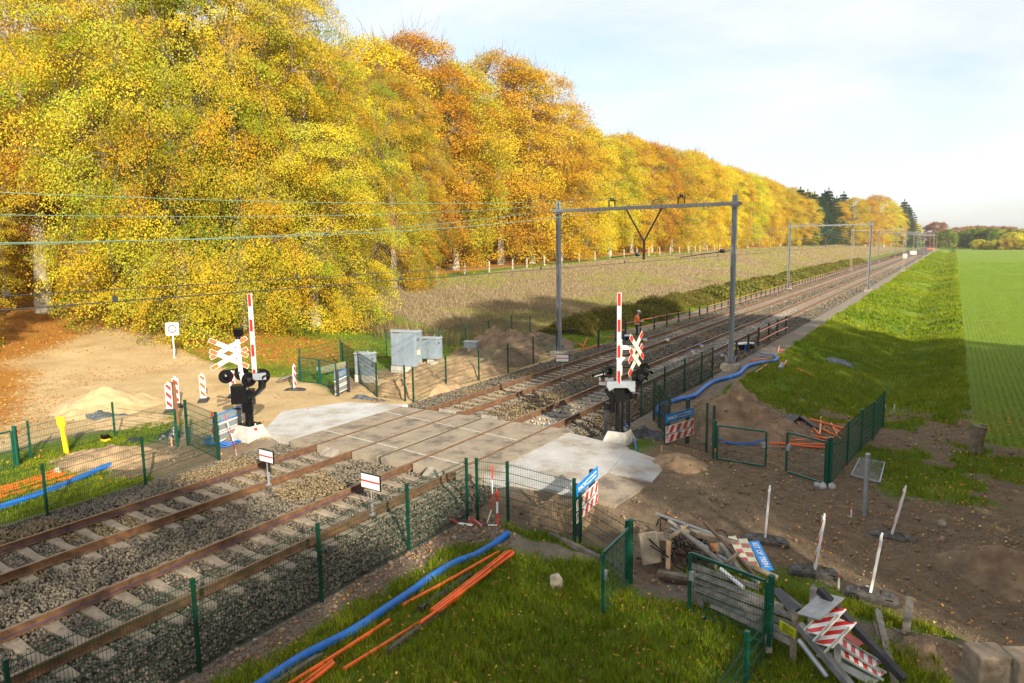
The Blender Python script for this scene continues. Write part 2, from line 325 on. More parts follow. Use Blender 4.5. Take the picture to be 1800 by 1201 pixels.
for m_,l_ in ((s1.outputs[1],dirt),(s1.outputs[2],sand),(s1.outputs[0],grs),(s2.outputs[1],dry),(s2.outputs[2],crp),(s2.outputs[0],lit)): c=mixc(msk(m_),c,l_)
t.links.new(c,B.inputs['Base Color'])
bn=tn('ShaderNodeBump',Strength=1.0,Distance=.09); t.links.new(math_('ADD',n3,math_('MULTIPLY',n4,.5)),bn.inputs['Height']); t.links.new(bn.outputs[0],B.inputs['Normal'])
me=np_mesh('ground',V,F,mats=[tm],smooth=True); M_=masks(V[:,0],V[:,1])
for nm,ks in (('m1',('g','dirt','sand')),('m2',('lit','dry','crop'))):
    ca=me.color_attributes.new(nm,'FLOAT_COLOR','POINT'); q=np.ones((len(V),4),np.float32)
    for i,k in enumerate(ks): q[:,i]=M_[k]
    ca.data.foreach_set('color',q.ravel())
tag(link('ground',me),kind='structure')
# ---------------- ballast stones
XA,XC=-16.61,-12.77   # left rail heads
LEAF=colmat('autumn_leaf',trans=.45,var=.16); LEAFN=colmat('fallen_leaf',trans=0,var=0); GRASSM=colmat('grass_blade',trans=.35,var=0); STONE=colmat('stone',var=0)
ico=None
def icos():
    p=(1+5**.5)/2; v=np.array([[-1,p,0],[1,p,0],[-1,-p,0],[1,-p,0],[0,-1,p],[0,1,p],[0,-1,-p],[0,1,-p],[p,0,-1],[p,0,1],[-p,0,-1],[-p,0,1]],float)/1.9
    f=np.array([[0,11,5],[0,5,1],[0,1,7],[0,7,10],[0,10,11],[1,5,9],[5,11,4],[11,10,2],[10,7,6],[7,1,8],[3,9,4],[3,4,2],[3,2,6],[3,6,8],[3,8,9],[4,9,5],[2,4,11],[6,2,10],[8,6,7],[9,8,1]]); return v,f
def rotm(n,rg):
    q=rg.normal(size=(n,4)); q/=np.linalg.norm(q,axis=1)[:,None]; a,b,c,d=q.T
    return np.stack([1-2*(c*c+d*d),2*(b*c-a*d),2*(b*d+a*c),2*(b*c+a*d),1-2*(b*b+d*d),2*(c*d-a*b),2*(b*d-a*c),2*(c*d+a*b),1-2*(b*b+c*c)],1).reshape(n,3,3)
def stones(name,P,S,C,rg,mats=None):
    v,f=icos(); n=len(P); R_=rotm(n,rg)
    W=v[None]*rg.uniform(.55,1.25,(n,12,1))*(S[:,None,None]*rg.uniform(.6,1.2,(n,1,3)))
    W=np.einsum('nij,nkj->nki',R_,W)+P[:,None]; FF=(f[None]+np.arange(n)[:,None,None]*12).reshape(-1,3)
    return np_mesh(name,W.reshape(-1,3),FF,np.repeat(C,12,0),[mats or STONE])
def ballast_z(x): return np.interp(x,[-18.9,-18.2,-17.5,-10.4,-9.9,-9.5],[-.38,-.30,-.205,-.205,-.32,-.38])
def mkballast(n,y0,y1,s0,s1,rg):
    x=rg.uniform(-18.75,-9.65,n); u=rg.uniform(0,1,n); y=y0+(y1-y0)*u
    k=~((y>14.9)&(y<20.7)&(x>-17.9)&(x<-10.2)); x=x[k];y=y[k]; n=len(x)
    z=ballast_z(x)+rg.uniform(-.012,.03,n)
    for xc in (XA+.75,XC+.75):
        ins=np.abs(x-xc)<1.22; z=np.where(ins,z-.022-.022*np.exp(-((x-xc)/.35)**2),z); z=np.where((np.abs(x-xc)>1.05)&(np.abs(x-xc)<1.5),z+.02,z)
    on=np.zeros(n,bool)
    for xc,sy_ in ((XA+.75,4.90),(XC+.75,4.85)): on|=(np.abs(x-xc)<1.27)&(np.abs(((y-sy_+.3)%.6)-.3)<.13)&(rg.random(n)<.93)
    x=x[~on];y=y[~on];z=z[~on];n=len(x)
    g=rg.uniform(.05,.23,n); pale=((x>XC)&(x<XC+1.5)&(y>20)&(y<75)); g=np.where(pale&(rg.random(n)<.55),rg.uniform(.28,.55,n),g)
    warm=(y<20.7)|(x<-17.6); br=fbm(x,y,.4,8)
    C=np.stack([g*np.where(pale,1,1.2),g,g*np.where(pale,.98,.70)],1)*.8; C[br>.62]*=np.array([1.25,1.1,.8])
    return np.stack([x,y,z],1),rg.uniform(s0,s1,n),C
rg=np.random.default_rng(3)
P1,S1,C1=mkballast(46000,3.5,15,.024,.042,rg); P2,S2,C2=mkballast(38000,15,34,.026,.048,rg); P3,S3,C3=mkballast(26000,34,70,.035,.06,rg); P4,S4,C4=mkballast(16000,70,170,.06,.10,rg)
o=link('track_ballast',stones('track_ballast',np.concatenate([P1,P2,P3,P4]),np.concatenate([S1,S2,S3,S4]),np.concatenate([C1,C2,C3,C4]),rg)); tag(o,'grey crushed stone ballast spread around the sleepers','ballast',kind='stuff')
BAL=mat('ballast_bed',(.15,.125,.09),.95,c2=(.04,.032,.024),scale=14,bump=1,bscale=30,detail=6)
b=MB(); ys=[-30,14.95]; 
for y0,y1 in ((-40,14.95),(20.65,900)):
    pr=[(-18.7,-.43),(-18.2,-.34),(-17.5,-.255),(-10.4,-.255),(-9.95,-.35),(-9.6,-.43)]
    b.add([(x,y,z) for y in (y0,y1) for x,z in pr],[(i,i+1,7+i,6+i) for i in range(5)])
tag(b.build('ballast_bed',BAL),kind='structure')
# ---------------- rails and sleepers
RUST=mat('rusty_rail',(.19,.092,.038),.8,.05,c2=(.085,.045,.024),scale=5,bump=.2); SHINE=mat('rail_head_steel',(.30,.24,.19),.45,.5,c2=(.22,.15,.10),scale=3)
SLP=mat('sleeper_concrete',(.31,.245,.17),.9,c2=(.20,.16,.115),scale=7,bump=.3)
CLIP=mat('rusty_clip',(.16,.08,.035),.8)
def rail_mesh(x0,y0,y1,par):
    pr=[(-.075,-.172),(.075,-.172),(.075,-.158),(.012,-.14),(.010,-.045),(.036,-.032),(.036,-.006),(.028,0),(-.028,0),(-.036,-.006),(-.036,-.032),(-.010,-.045),(-.012,-.14),(-.075,-.158)]
    b=MB(); k=len(pr)
    for a,c in ((y0,60),(60,200),(200,y1)): b.add([(x0+x,y,z) for y in (a,c) for x,z in pr],[(i,(i+1)%k,k+(i+1)%k,k+i) for i in range(k)])
    for f_i in range(len(b.f)):
        if f_i%k in (7,): b.m[f_i]=1
    return b.build('rail',[RUST,SHINE],par)
def slp(xc,y,n=10):
    b=MB(); xs=[-1.3,-.95,-.55,-.25,0,.25,.55,.95,1.3]; zt=[-.20,-.176,-.18,-.205,-.215,-.205,-.18,-.176,-.20]; w=[.11,.12,.12,.095,.09,.095,.12,.12,.11]
    vs=[];fs=[]
    for i,x in enumerate(xs): vs+=[(xc+x,y-w[i]-.025,-.34),(xc+x,y-w[i],zt[i]-.02),(xc+x,y-w[i]+.02,zt[i]),(xc+x,y+w[i]-.02,zt[i]),(xc+x,y+w[i],zt[i]-.02),(xc+x,y+w[i]+.025,-.34)]
    for i in range(8): fs+=[(i*6+j,i*6+j+1,(i+1)*6+j+1,(i+1)*6+j) for j in range(5)]
    fs+=[tuple(range(6)),tuple(48+j for j in range(6))[::-1]]
    b.add(vs,fs); b.mi=1
    if y<45:
        for rx in (-.7525,.7525):
            for q in (-.1,.1): b.tube([(xc+rx+q,y-.05,-.165),(xc+rx+q*1.3,y-.045,-.13),(xc+rx+q*1.3,y+.045,-.13),(xc+rx+q,y+.05,-.165)],.011,5)
    return b
for nm,x0,s0,lab in (('railway_track',XA,4.90,'railway track on the far side, next to the metal cabinets and sand mounds'),('railway_track',XC,4.85,'railway track nearer the camera, beside the long green mesh fence')):
    tr=thing(nm,lab,'railway track',(0,0,0)); rail_mesh(x0,-40,900,tr); rail_mesh(x0+1.505,-40,900,tr)
    ys=[y for y in s0+.6*np.arange(-6,520) if not(14.75<y<20.75)]; vis=[y for y in ys if y>4.0][:99]
    for y in vis: slp(x0+.7525,y).build('sleeper',[SLP,CLIP],tr)
    b=MB(); b.tube([(x0+.05,y_,-.115+.006*math.sin(y_*9)) for y_ in np.arange(1,14.6,.4)],.006,5); b.build('signal_cable',mat('dark_blue_cable',(.01,.05,.25),.6),tr)
    b=MB()
    for y in ys:
        if y not in vis:
            b.box((x0+.7525,y,-.25),(2.6,.26,.16))
    tag(b.build('sleepers',SLP,tr),kind='stuff')
# ---------------- level crossing deck
def conc(name,c,c2,c3,sc_=1.3):
    m=bpy.data.materials.new(name); m.use_nodes=True; tt=m.node_tree; bb=tt.nodes['Principled BSDF']; bb.inputs['Roughness'].default_value=.85
    tc_=tt.nodes.new('ShaderNodeTexCoord')
    def nn(s,d=5):
        n=tt.nodes.new('ShaderNodeTexNoise'); n.inputs['Scale'].default_value=s; n.inputs['Detail'].default_value=d; n.inputs['Roughness'].default_value=.65; tt.links.new(tc_.outputs['Object'],n.inputs['Vector']); return n
    def rr(n,stops):
        r=tt.nodes.new('ShaderNodeValToRGB'); e=r.color_ramp.elements
        while len(e)<len(stops): e.new(.5)
        for k,(p,cc) in enumerate(stops): e[k].position=p; e[k].color=(*cc,1)
        tt.links.new(n.outputs[0],r.inputs[0]); return r
    A=rr(nn(sc_,6),[(.36,c2),(.5,c),(.66,c3)]); Bq=rr(nn(38,3),[(.35,(.72,.70,.66)),(.65,(1.12,1.12,1.12))])
    mm=tt.nodes.new('ShaderNodeMix'); mm.data_type='RGBA'; mm.blend_type='MULTIPLY'; mm.inputs['Factor'].default_value=1
    tt.links.new(A.outputs[0],mm.inputs['A']); tt.links.new(Bq.outputs[0],mm.inputs['B']); tt.links.new(mm.outputs['Result'],bb.inputs['Base Color'])
    bp=tt.nodes.new('ShaderNodeBump'); bp.inputs['Strength'].default_value=.25; bp.inputs['Distance'].default_value=.02; n=nn(22,5); tt.links.new(n.outputs[0],bp.inputs['Height']); tt.links.new(bp.outputs[0],bb.inputs['Normal']); return m
DECK=conc('old_deck',(.30,.245,.175),(.15,.125,.10),(.35,.29,.215)); NEWC=conc('new_concrete',(.50,.50,.48),(.38,.34,.28),(.58,.59,.60),.8); NEWR=conc('new_concrete_dirty',(.42,.41,.385),(.30,.25,.19),(.50,.50,.49),.7)
def slab(b,x0,x1,y0,y1,z=-.012,th=.26,skew=0):
    b.add([(x,y,zz) for zz in (z-th,z) for (x,y) in ((x0,y0),(x1,y0),(x1,y1),(x0,y1))],[(0,3,2,1),(4,5,6,7),(0,1,5,4),(1,2,6,5),(2,3,7,6),(3,0,4,7)])
b=MB()
rows=[15.0,16.8,18.62,20.45]
for c0,c1 in ((-17.75,XA-.075),(XA+.085,XA+1.505-.085),(XA+1.505+.075,-14.02),(-13.88,XC-.075),(XC+.085,XC+1.505-.085),(XC+1.505+.075,-10.35)):
    for i in range(3): slab(b,c0,c1,rows[i]+.006,rows[i+1]-.006,z=-.012-.002*((i+int(c0))%2))
o=b.build('crossing_deck',DECK,bevel=.008); tag(o,'weathered concrete deck panels between the rails of the level crossing','crossing deck',kind='structure')
b=MB(); b.box((-14.0,17.7,-.1),(.13,5.3,.14)); tag(b.build('crossing_gap',mat('mossy_gap',(.13,.11,.04),.95,c2=(.05,.045,.03),scale=3)),kind='structure')
b=MB()
for q in range(2):
    ya,yb=((16.44,15.50),(19.45,18.35))[q]
    for (x0,x1) in ((-17.7,XA-.09),(XA+.1,XA+1.4),(XA+1.6,-14.05),(-13.85,XC-.09),(XC+.1,XC+1.4)):
        f=lambda x:ya+(yb-ya)*(x+17.7)/7.2
        b.add([(x0,f(x0)-.035,-.006),(x1,f(x1)-.035,-.006),(x1,f(x1)+.035,-.006),(x0,f(x0)+.035,-.006)],[(0,1,2,3)])
tag(b.build('lane_marking',mat('worn_white_paint',(.62,.58,.50),.8,c2=(.40,.35,.27),scale=9)),kind='structure')
def slabpoly(name,P,m,th=.25,lab=None):
    b=MB(); k=len(P); b.add([(x,y,z-th) for x,y,z in P]+list(P),[tuple(range(k))[::-1],tuple(range(k,2*k))]+[(i,(i+1)%k,k+(i+1)%k,k+i) for i in range(k)])
    return tag(b.build(name,m),lab,'pavement',kind='structure')
slabpoly('new_pavement',[(-17.77,15.2,-.015),(-17.77,20.85,-.015),(-20.3,20.1,-.05),(-21.5,17.9,-.09),(-19.4,15.25,-.05)],NEWC,lab='pale fresh concrete slab on the far side of the crossing')
slabpoly('new_pavement',[(-10.33,15.1,-.018),(-7.6,15.1,-.05),(-7.6,17.1,-.05),(-8.0,19.5,-.045),(-10.33,20.1,-.018)],NEWR,lab='grey concrete slab with muddy tracks on the near side of the crossing')
slabpoly('new_pavement',[(-7.585,15.1,-.05),(-6.5,14.95,-.09),(-6.35,16.6,-.10),(-7.585,17.05,-.05)],DECK,lab='brown edge slab at the road end')
slabpoly('new_pavement',[(-7.585,17.12,-.05),(-6.35,17.05,-.10),(-6.45,18.1,-.10),(-7.0,19.0,-.09),(-7.985,19.4,-.05)],NEWR)
b=MB(); b.box((-11.75,14.75,-.1),(.5,.35,.16),Matrix.Rotation(.5,3,'X')); b.box((-15.7,14.75,-.1),(.5,.35,.14),Matrix.Rotation(.5,3,'X')); b.box((-13.95,20.85,-.1),(.5,.35,.14),Matrix.Rotation(-.3,3,'X')); b.box((-15.95,21.0,-.12),(.6,.3,.12),Matrix.Rotation(-.3,3,'X'))
tag(b.build('deck_ramp',OLDCON,bevel=.01),kind='structure')
# ---------------- vegetation
def norm(a): return a/np.linalg.norm(a,axis=1)[:,None]
def leafquads(c,n,size,rg,asp=.62):
    k=len(c); r=norm(np.cross(n,rg.normal(size=(k,3)))); u=np.cross(n,r); s=size[:,None] if hasattr(size,'__len__') else size
    V=np.stack([c-r*s*.5,c-u*s*asp*.5,c+r*s*.5,c+u*s*asp*.5],1).reshape(-1,3); return V
def tree_mesh(nm,seed,H,R,base,ncl,nlf,ls,pal,bark=BARK,tr=.45,shell=.45,cr=1.5,low=0,twigs=2,flat=.3,top=.55):
    rg=np.random.default_rng(seed); tb=MB()
    tp=[Vector((0,0,-.6))]; ang=rg.uniform(0,6.28)
    for i in range(1,9): tp.append(Vector((math.cos(ang+i*.7)*.035*H*(i/9)*.5*rg.uniform(.3,1),math.sin(ang+i*.7)*.035*H*(i/9)*.5,H*.92*i/9)))
    tb.tube([(0,0,-.6),(0,0,.15),*tp[1:]],tr,9,rs=[tr*1.5,tr*1.15]+[tr*(1-i/9.5)**.8 for i in range(1,9)])
    trunk=tb
    # crown clump centres on the outer volume
    th=rg.uniform(0,2*math.pi,ncl); hh=rg.uniform(0,1,ncl)**.9
    prof=np.where(hh<top,.72+.28*(hh/top),np.sqrt(np.clip(1-((hh-top)/(1.001-top))**2.2,0,1)))*(1+.16*np.sin(th*3+seed)+.12*np.sin(th*5+hh*9+seed*2))
    rr=R*prof*rg.uniform(shell,1,ncl)**.6*(.9+.2*rg.random(ncl)); z=base*H+(H*(1-base))*hh-low*(rr/R)**2
    c=np.stack([rr*np.cos(th),rr*np.sin(th),z],1)
    br=MB(); tz=np.array([p.z for p in tp]); TP=np.array([[*p] for p in tp])
    nl=20; lim=[]
    for i in range(nl):
        f=(.14+.78*i/nl); zz=f*H; bx=np.array([np.interp(zz,tz,TP[:,k]) for k in range(3)]); a=i*2.4+rg.uniform(-.4,.4)
        hr=np.clip((zz/H-base)/(1-base)+.18,0,.97); pr=.72+.28*(hr/top) if hr<top else math.sqrt(max(0,1-((hr-top)/(1.001-top))**2.2))
        L=R*pr*.72; e=bx+np.array([math.cos(a)*L,math.sin(a)*L,L*(.35+.9*f)]); mid=(bx+e)/2+np.array([0,0,L*.12])+rg.normal(size=3)*.25
        lim.append((bx,mid,e)); r0=tr*(.42-.28*f); br.tube([bx,mid,e],r0,5,rs=[r0,r0*.6,r0*.22])
    LP=np.array([[(1-t_)**2*b_+2*t_*(1-t_)*m_+t_*t_*e_ for t_ in (.35,.55,.75,.98)] for b_,m_,e_ in lim]).reshape(-1,3)
    step=max(1,ncl//140)
    for i in range(0,ncl,step):
        d=np.linalg.norm(LP-c[i]+np.array([0,0,.8]),axis=1); s=LP[int(np.argmin(d))]; e=c[i]; m=(s+e)/2+rg.normal(size=3)*.2+np.array([0,0,.25]); br.tube([s,m,e],.05,3,cap=False,rs=[.05,.035,.012])
    for i in range(ncl*twigs):
        k=rg.integers(ncl); d=c[k]/np.linalg.norm(c[k])*.5+rg.normal(size=3)*.5; d[2]+=.35; br.tube([c[k],c[k]+d*cr*.6,c[k]+d*cr*1.0+rg.normal(size=3)*.12],.014,3,cap=False,rs=[.022,.014,.006])
    # leaves
    out=norm(np.stack([c[:,0],c[:,1],(c[:,2]-H*.45)*.5],1)); nrm=norm(np.array([0,0,1.])*.8+out*.65+rg.normal(size=(ncl,3))*.22)
    idx=np.repeat(np.arange(ncl),rg.poisson(nlf,ncl)); n=len(idx); N_=nrm[idx]
    a_=norm(np.cross(N_,np.array([.3,.9,.1]))); b_=np.cross(N_,a_); q=rg.uniform(0,1,n)**.55*cr*(.75+.5*rg.random(ncl))[idx]; ph=rg.uniform(0,6.283,n)
    p=c[idx]+a_*(q*np.cos(ph))[:,None]*1.15+b_*(q*np.sin(ph))[:,None]+N_*(rg.normal(size=n)*flat)[:,None]; p[:,2]-=.16*q*q
    ln=norm(N_*.55+out[idx]*.35+rg.normal(size=(n,3))*.62)
    V=leafquads(p,ln,ls*rg.uniform(.7,1.3,n),rg)
    pal=np.array(pal); w=pal[:,3]/pal[:,3].sum(); cc=pal[rg.choice(len(pal),ncl,p=w),:3]; cl=pal[rg.choice(len(pal),n,p=w),:3]
    C=(cc[idx]*.7+cl*.3)*rg.uniform(.78,1.14,n)[:,None]*(.9+.2*rg.random(ncl))[idx][:,None]
    return trunk,br,V,np.arange(n*4).reshape(-1,4),np.repeat(C,4,0),bark
def mktree(name,label,cat,spec,group=None):
    trunk,br,V,F,C,bark=spec; t=thing(name,label,cat,(0,0,0),0,group); trunk.build('trunk',bark,t,smooth=True); br.build('branches',TWIG,t); link('crown',np_mesh('crown',V,F,C,[LEAF]),t); return t
Yl=(.76,.58,.04,4);Go=(.74,.48,.04,3);Or=(.64,.32,.03,1.6);YG=(.50,.49,.05,2.4);Gr=(.20,.29,.02,1.1);Br=(.40,.20,.045,1)
def pal(*k): return [(*c[:3],w_) for c,w_ in k]
def at(px,d): 
    r=ray(px,430); return (r[0]*d,r[1]*d)
golden=[]
specs=[tree_mesh('w',s,H_,R_,b_,270,250,.22,pl,low=.6,cr=1.6,flat=.34) for s,H_,R_,b_,pl in (
 (11,27,7.0,.05,pal((Yl,4),(Go,4),(Or,1.2),(YG,1.5))),(12,29,7.6,.07,pal((Go,4),(Yl,3),(Or,2.5),(Br,1))),(13,26,6.6,.13,pal((Yl,4),(YG,3),(Gr,.8),(Go,2))),(14,28,7.2,.04,pal((Yl,3),(Go,3),(Or,1.5),(YG,2),(Br,.8))))]
ordw=['first','second','third','fourth','fifth','sixth','seventh','eighth','ninth','tenth','eleventh','twelfth','thirteenth','fourteenth','fifteenth','sixteenth','seventeenth','eighteenth','nineteenth','twentieth']
def ordn(i): return ordw[i] if i<20 else 'twenty '+ordw[i-20] if i<39 else 'fortieth'
protos=[mktree('beech_tree','x','tree',s) for s in specs]; used=[False]*4
HS=[27,29,26,28]
def place(k,x,y,hgt,rz,label,group,wid=1.0,name=None):
    o=protos[k]
    if used[k]: o=copytree(o,(0,0,0),0,label)
    used[k]=True; o['label']=label; o['group']=group; s=hgt/HS[k]; o.location=(x,y,ground(x,y)-.15); o.rotation_euler=(0,0,rz); o.scale=(s*wid,s*wid,s); return o
# front row along the field edge: (pixel column, top pixel row)
prof=[(668,78),(735,72),(800,120),(880,98),(935,128),(985,185),(1030,232),(1072,252),(1110,250),(1145,256),(1180,266),(1210,274),(1238,284),(1264,296),(1290,305),(1313,308),(1334,314),(1353,322),(1371,332),(1388,340),(1403,348),(1417,352),(1470,356),(1500,350),(1520,352),(1538,345),(1553,352),(1566,362),(1577,372),(1588,380),(1598,388),(1608,394)]
rt=random.Random(5)
for i,(px,py) in enumerate(prof):
    r=ray(px,430); xe=-57.5+rt.uniform(-1.5,1.5) if px<1420 else np.interp(px,[1440,1500,1600,1640],[-60,-46,-34,-30]); d=xe/r[0]; x,y=r[0]*d,r[1]*d
    top=onrayxy(px,py,(x,y)); h=top-ground(x,y)+.6
    place([0,1,2,3,1,0,3,2][i%8],x,y,max(10,h),rt.uniform(0,6.28),'golden beech at the field edge, %s along the wood from the near end'%ordn(i),'beeches along the wood edge',wid=1.12 if px<1420 else 1.25)
n0=0
for row,dx,st in ((1,-9.5,9),(2,-20,13)):
    y=40
    while y<(420 if row==1 else 200):
        x=-57.5+dx+rt.uniform(-2,2); place(rt.randrange(4),x,y+rt.uniform(-2,2),rt.uniform(25,28) if y>60 else rt.uniform(20,24),rt.uniform(0,6.28),'golden beech inside the wood, %s row behind the edge trees'%('first' if row==1 else 'second'),'beeches deeper in the wood',wid=1.2); y+=st*(1+y/220)
for (px,d,h) in ((-110,66,26),(20,92,28),(120,84,27),(190,78,28),(270,68,27),(350,80,27),(440,72,26),(520,82,25),(590,78,24),(-20,90,28),(150,95,29),(0,68,22),(95,78,20),(155,60,17),(-70,54,20),(185,88,26),(60,100,28),(125,70,15)):
    x,y=at(px,d); place(rt.randrange(4),x,y,h,rt.uniform(0,6.28),'golden beech standing behind the large beeches of the dirt track','beeches deeper in the wood',wid=1.15)
# near trees
Yl2=(.66,.50,.045);YG2=(.44,.44,.05)
nearpal=pal((Yl2,4),(YG2,4.2),(Go,2.4),(Gr,2.2),(Or,1.3))
specN=tree_mesh('n',31,24,10.2,.03,470,600,.122,nearpal,tr=.6,cr=1.6,low=1.6,twigs=3,shell=.35,flat=.17)
specN2=tree_mesh('n',33,22,8.2,.02,370,560,.12,pal((Yl2,4),(YG2,3.2),(Go,3),(Gr,1.4),(Or,1.4)),tr=.42,cr=1.3,low=1.3,twigs=3,shell=.35,flat=.17)
tA=mktree('beech_tree','broad beech with yellow green foliage hanging over the dirt track, its grey trunk base showing','tree',specN,'large beeches beside the dirt track')
x,y=at(315,50); tA.location=(x,y,ground(x,y)); tA.rotation_euler=(0,0,.4); tA.scale=(1.0,1.0,1.22)
def nt_(px,d,sc_,rz,lab,src,zs=1):
    o=copytree(src,(0,0,0),rz,lab); x,y=at(px,d); o.location=(x,y,ground(x,y)-.1); o.scale=(sc_,sc_,sc_*zs); return o
nt_(425,49,.86,2.1,'broad beech with golden leaves right behind the left level crossing barrier',tA,1.27)
specT=tree_mesh('n',35,28,8.6,.36,420,230,.17,pal((YG,3),(Go,3),(Or,3),(Yl,2),(Br,1.5)),tr=.62,cr=1.4,low=2.2,twigs=3,shell=.3)
tT=mktree('beech_tree','tall beech whose thick pale trunk stands bare at the far end of the dirt track','tree',specT,'large beeches beside the dirt track'); x,y=at(66,56); tT.location=(x,y,ground(x,y)-.1); tT.rotation_euler=(0,0,4.0)
tB=mktree('beech_tree','beech whose drooping yellow branches end over the field behind the large metal cabinet','tree',specN2,'large beeches beside the dirt track')
x,y=at(548,51); tB.location=(x,y,ground(x,y)); tB.rotation_euler=(0,0,1.0); tB.scale=(.86,.86,.90)
nt_(-165,40,.62,2.0,'small orange leaved beech poking in at the left border beside the dirt track',tB,1.0)
nt_(690,72,.8,3.0,'beech with reddish golden leaves just behind the drooping one',tB,1.2)
# shade giving trees behind and right of the viewpoint
def shade(x,y,h,rz,wid=1.0): return place(rt.randrange(4),x,y,h,rz,'tree standing behind the viewpoint, outside the picture','trees behind the viewpoint',wid)
SHADE=[(15,12.5,25),(15,20,27),(16,27.5,27),(15,34,21),(15,40,15.5),(14,45,10.5),(17,7.5,18),(15,3.6,12.0),(14.5,-3.3,12.2),(14,-8.2,12.8),(15,-14.5,17.2),(16,-21,17.5),(15,-28,17)]
for x,y,h in SHADE: shade(x,y,h,rt.uniform(0,6.28),1.05)
# conifers
def conifer(seed,H,R):
    rg=np.random.default_rng(seed); n=42000; h=rg.uniform(.06,1,n); lay=np.round(h*20)/20; a=rg.uniform(0,6.283,n); nb=9
    a=np.round(a*nb/6.283+lay*7)*6.283/nb-lay*7*6.283/nb+rg.normal(size=n)*.16; r=R*(1-lay)**.62*rg.uniform(.05,1,n)**.6*(1+.25*np.sin(a*3+lay*20)); z=lay*H-r*.35+rg.normal(size=n)*.22
    p=np.stack([r*np.cos(a),r*np.sin(a),z],1); V=leafquads(p,norm(rg.normal(size=(n,3))+np.array([0,0,.8])),.34*rg.uniform(.7,1.3,n),rg,.45)
    C=np.array([.05,.09,.045])*rg.uniform(.6,1.6,n)[:,None]+np.array([.012,.01,0])*rg.random(n)[:,None]
    tb=MB(); tb.tube([(0,0,-.4),(0,0,H*.5),(0,0,H*.97)],.3,7,rs=[.36,.2,.03]); br=MB()
    for i in range(50):
        l=.1+.85*i/50; aa=i*2.4; rr=R*(1-l)**.8; br.tube([(0,0,l*H),(math.cos(aa)*rr*.9,math.sin(aa)*rr*.9,l*H-rr*.3)],.05,4,rs=[.06,.02])
    return tb,br,V,np.arange(n*4).reshape(-1,4),np.repeat(C,4,0),BARK
cf=mktree('conifer_tree','x','tree',conifer(3,27,6.5),'dark conifers at the far end of the wood')
con=[(1404,340,300),(1416,330,320),(1428,334,340),(1440,338,345),(1452,342,350),(1464,332,360),(1478,346,372),(1490,338,385),(1456,336,400),(1594,352,520),(1602,362,560)]
for i,(px,py,d) in enumerate(con):
    x,y=at(px,d); x+=-3; o=cf if i==0 else copytree(cf,(0,0,0),0,'x'); o['label']='dark green conifer above the golden trees, %s counted from the left'%ordn(i); o.location=(x,y,ground(x,y)); h=onrayxy(px,py,(x,y))-ground(x,y); o.scale=(h/27*1.5,h/27*1.5,h/27); o.rotation_euler=(0,0,i*1.3)
# distant trees at right
fr=[tree_mesh('f',41,13,6,.05,90,140,.5,pal((Gr,5),((.16,.22,.06,1),4),(Yl,1),(Br,1)),cr=1.6,low=.3,twigs=1,tr=.3),tree_mesh('f',42,13,6,.05,90,120,.5,pal((Br,5),((.30,.16,.10,1),4),(Or,1)),cr=1.6,low=.3,twigs=3,tr=.3),tree_mesh('f',43,8,5,.02,80,130,.4,pal((Yl,3),(Go,3),(YG,3),(Gr,2)),cr=1.3,low=.2,twigs=1,tr=.2)]
fp=[mktree('distant_tree','x','tree',s) for s in fr]; fu=[0,0,0]
far=[(0,1662,404,470),(1,1680,400,640),(1,1700,398,660),(0,1692,408,480),(0,1704,402,470),(0,1716,400,465),(0,1729,402,460),(0,1742,401,455),(1,1720,397,700),(1,1740,398,700),(0,1756,403,450),(0,1770,402,450),(0,1784,404,445),(0,1798,403,440),(0,1812,402,440),(2,1722,421,420),(2,1736,424,415),(2,1750,422,412),(2,1764,420,408),(2,1778,418,405),(2,1792,421,402),(2,1806,420,400),(2,1784,409,425),(1,1645,391,560),(0,1652,412,600),(1,1760,398,720),(1,1776,399,720)]
seen={}
for i,(k,px,py,d) in enumerate(far):
    x,y=at(px,d); h=onrayxy(px,py,(x,y))-ground(x,y)
    adj=['dark green rounded tree on the horizon beyond the green field','reddish brown bare looking tree on the far horizon','low yellow bush at the far border of the green field'][k]
    seen[k]=seen.get(k,-1)+1; o=fp[k] if not fu[k] else copytree(fp[k],(0,0,0),0,'x'); fu[k]=1
    o['label']=adj+', %s from the left'%ordn(seen[k]) if px!=1645 else 'lone reddish brown tree where the rails vanish'; o['group']=['green trees beyond the field','bare trees on the horizon','yellow bushes beyond the field'][k]
    s=h/[13,13,8][k]; o.location=(x,y,ground(x,y)-.2); o.rotation_euler=(0,0,i*1.7); o.scale=(s*1.15,s*1.15,s)
# ---------------- grass, stalks, fallen leaves, hedge
def blades(name,x,y,h,wd,C,rg,lean=.45,label=None,cat='grass'):
    n=len(x); z=Hh(x,y)-.01; a=rg.uniform(0,6.283,n); ax=np.stack([np.cos(a),np.sin(a),0*a],1); la=rg.uniform(0,6.283,n); ln=np.stack([np.cos(la),np.sin(la),0*a],1)*(lean*h*rg.uniform(.2,1.3,n))[:,None]
    P=np.stack([x,y,z],1); W=ax*(wd*.5)[:,None]; up=np.array([0,0,1.])*h[:,None]
    m=P+up*.6+ln*.35; V=np.stack([P-W,P+W,m+W*.75,P+up*.98+ln,m-W*.75],1).reshape(-1,3)
    F=np.arange(n*5).reshape(n,5); CC=np.repeat(C,5,0); CC=CC.reshape(n,5,3); CC[:,:2]*=.75; return tag(link(name,np_mesh(name,V,F,CC.reshape(-1,3),[GRASSM])),label,cat,kind='stuff')
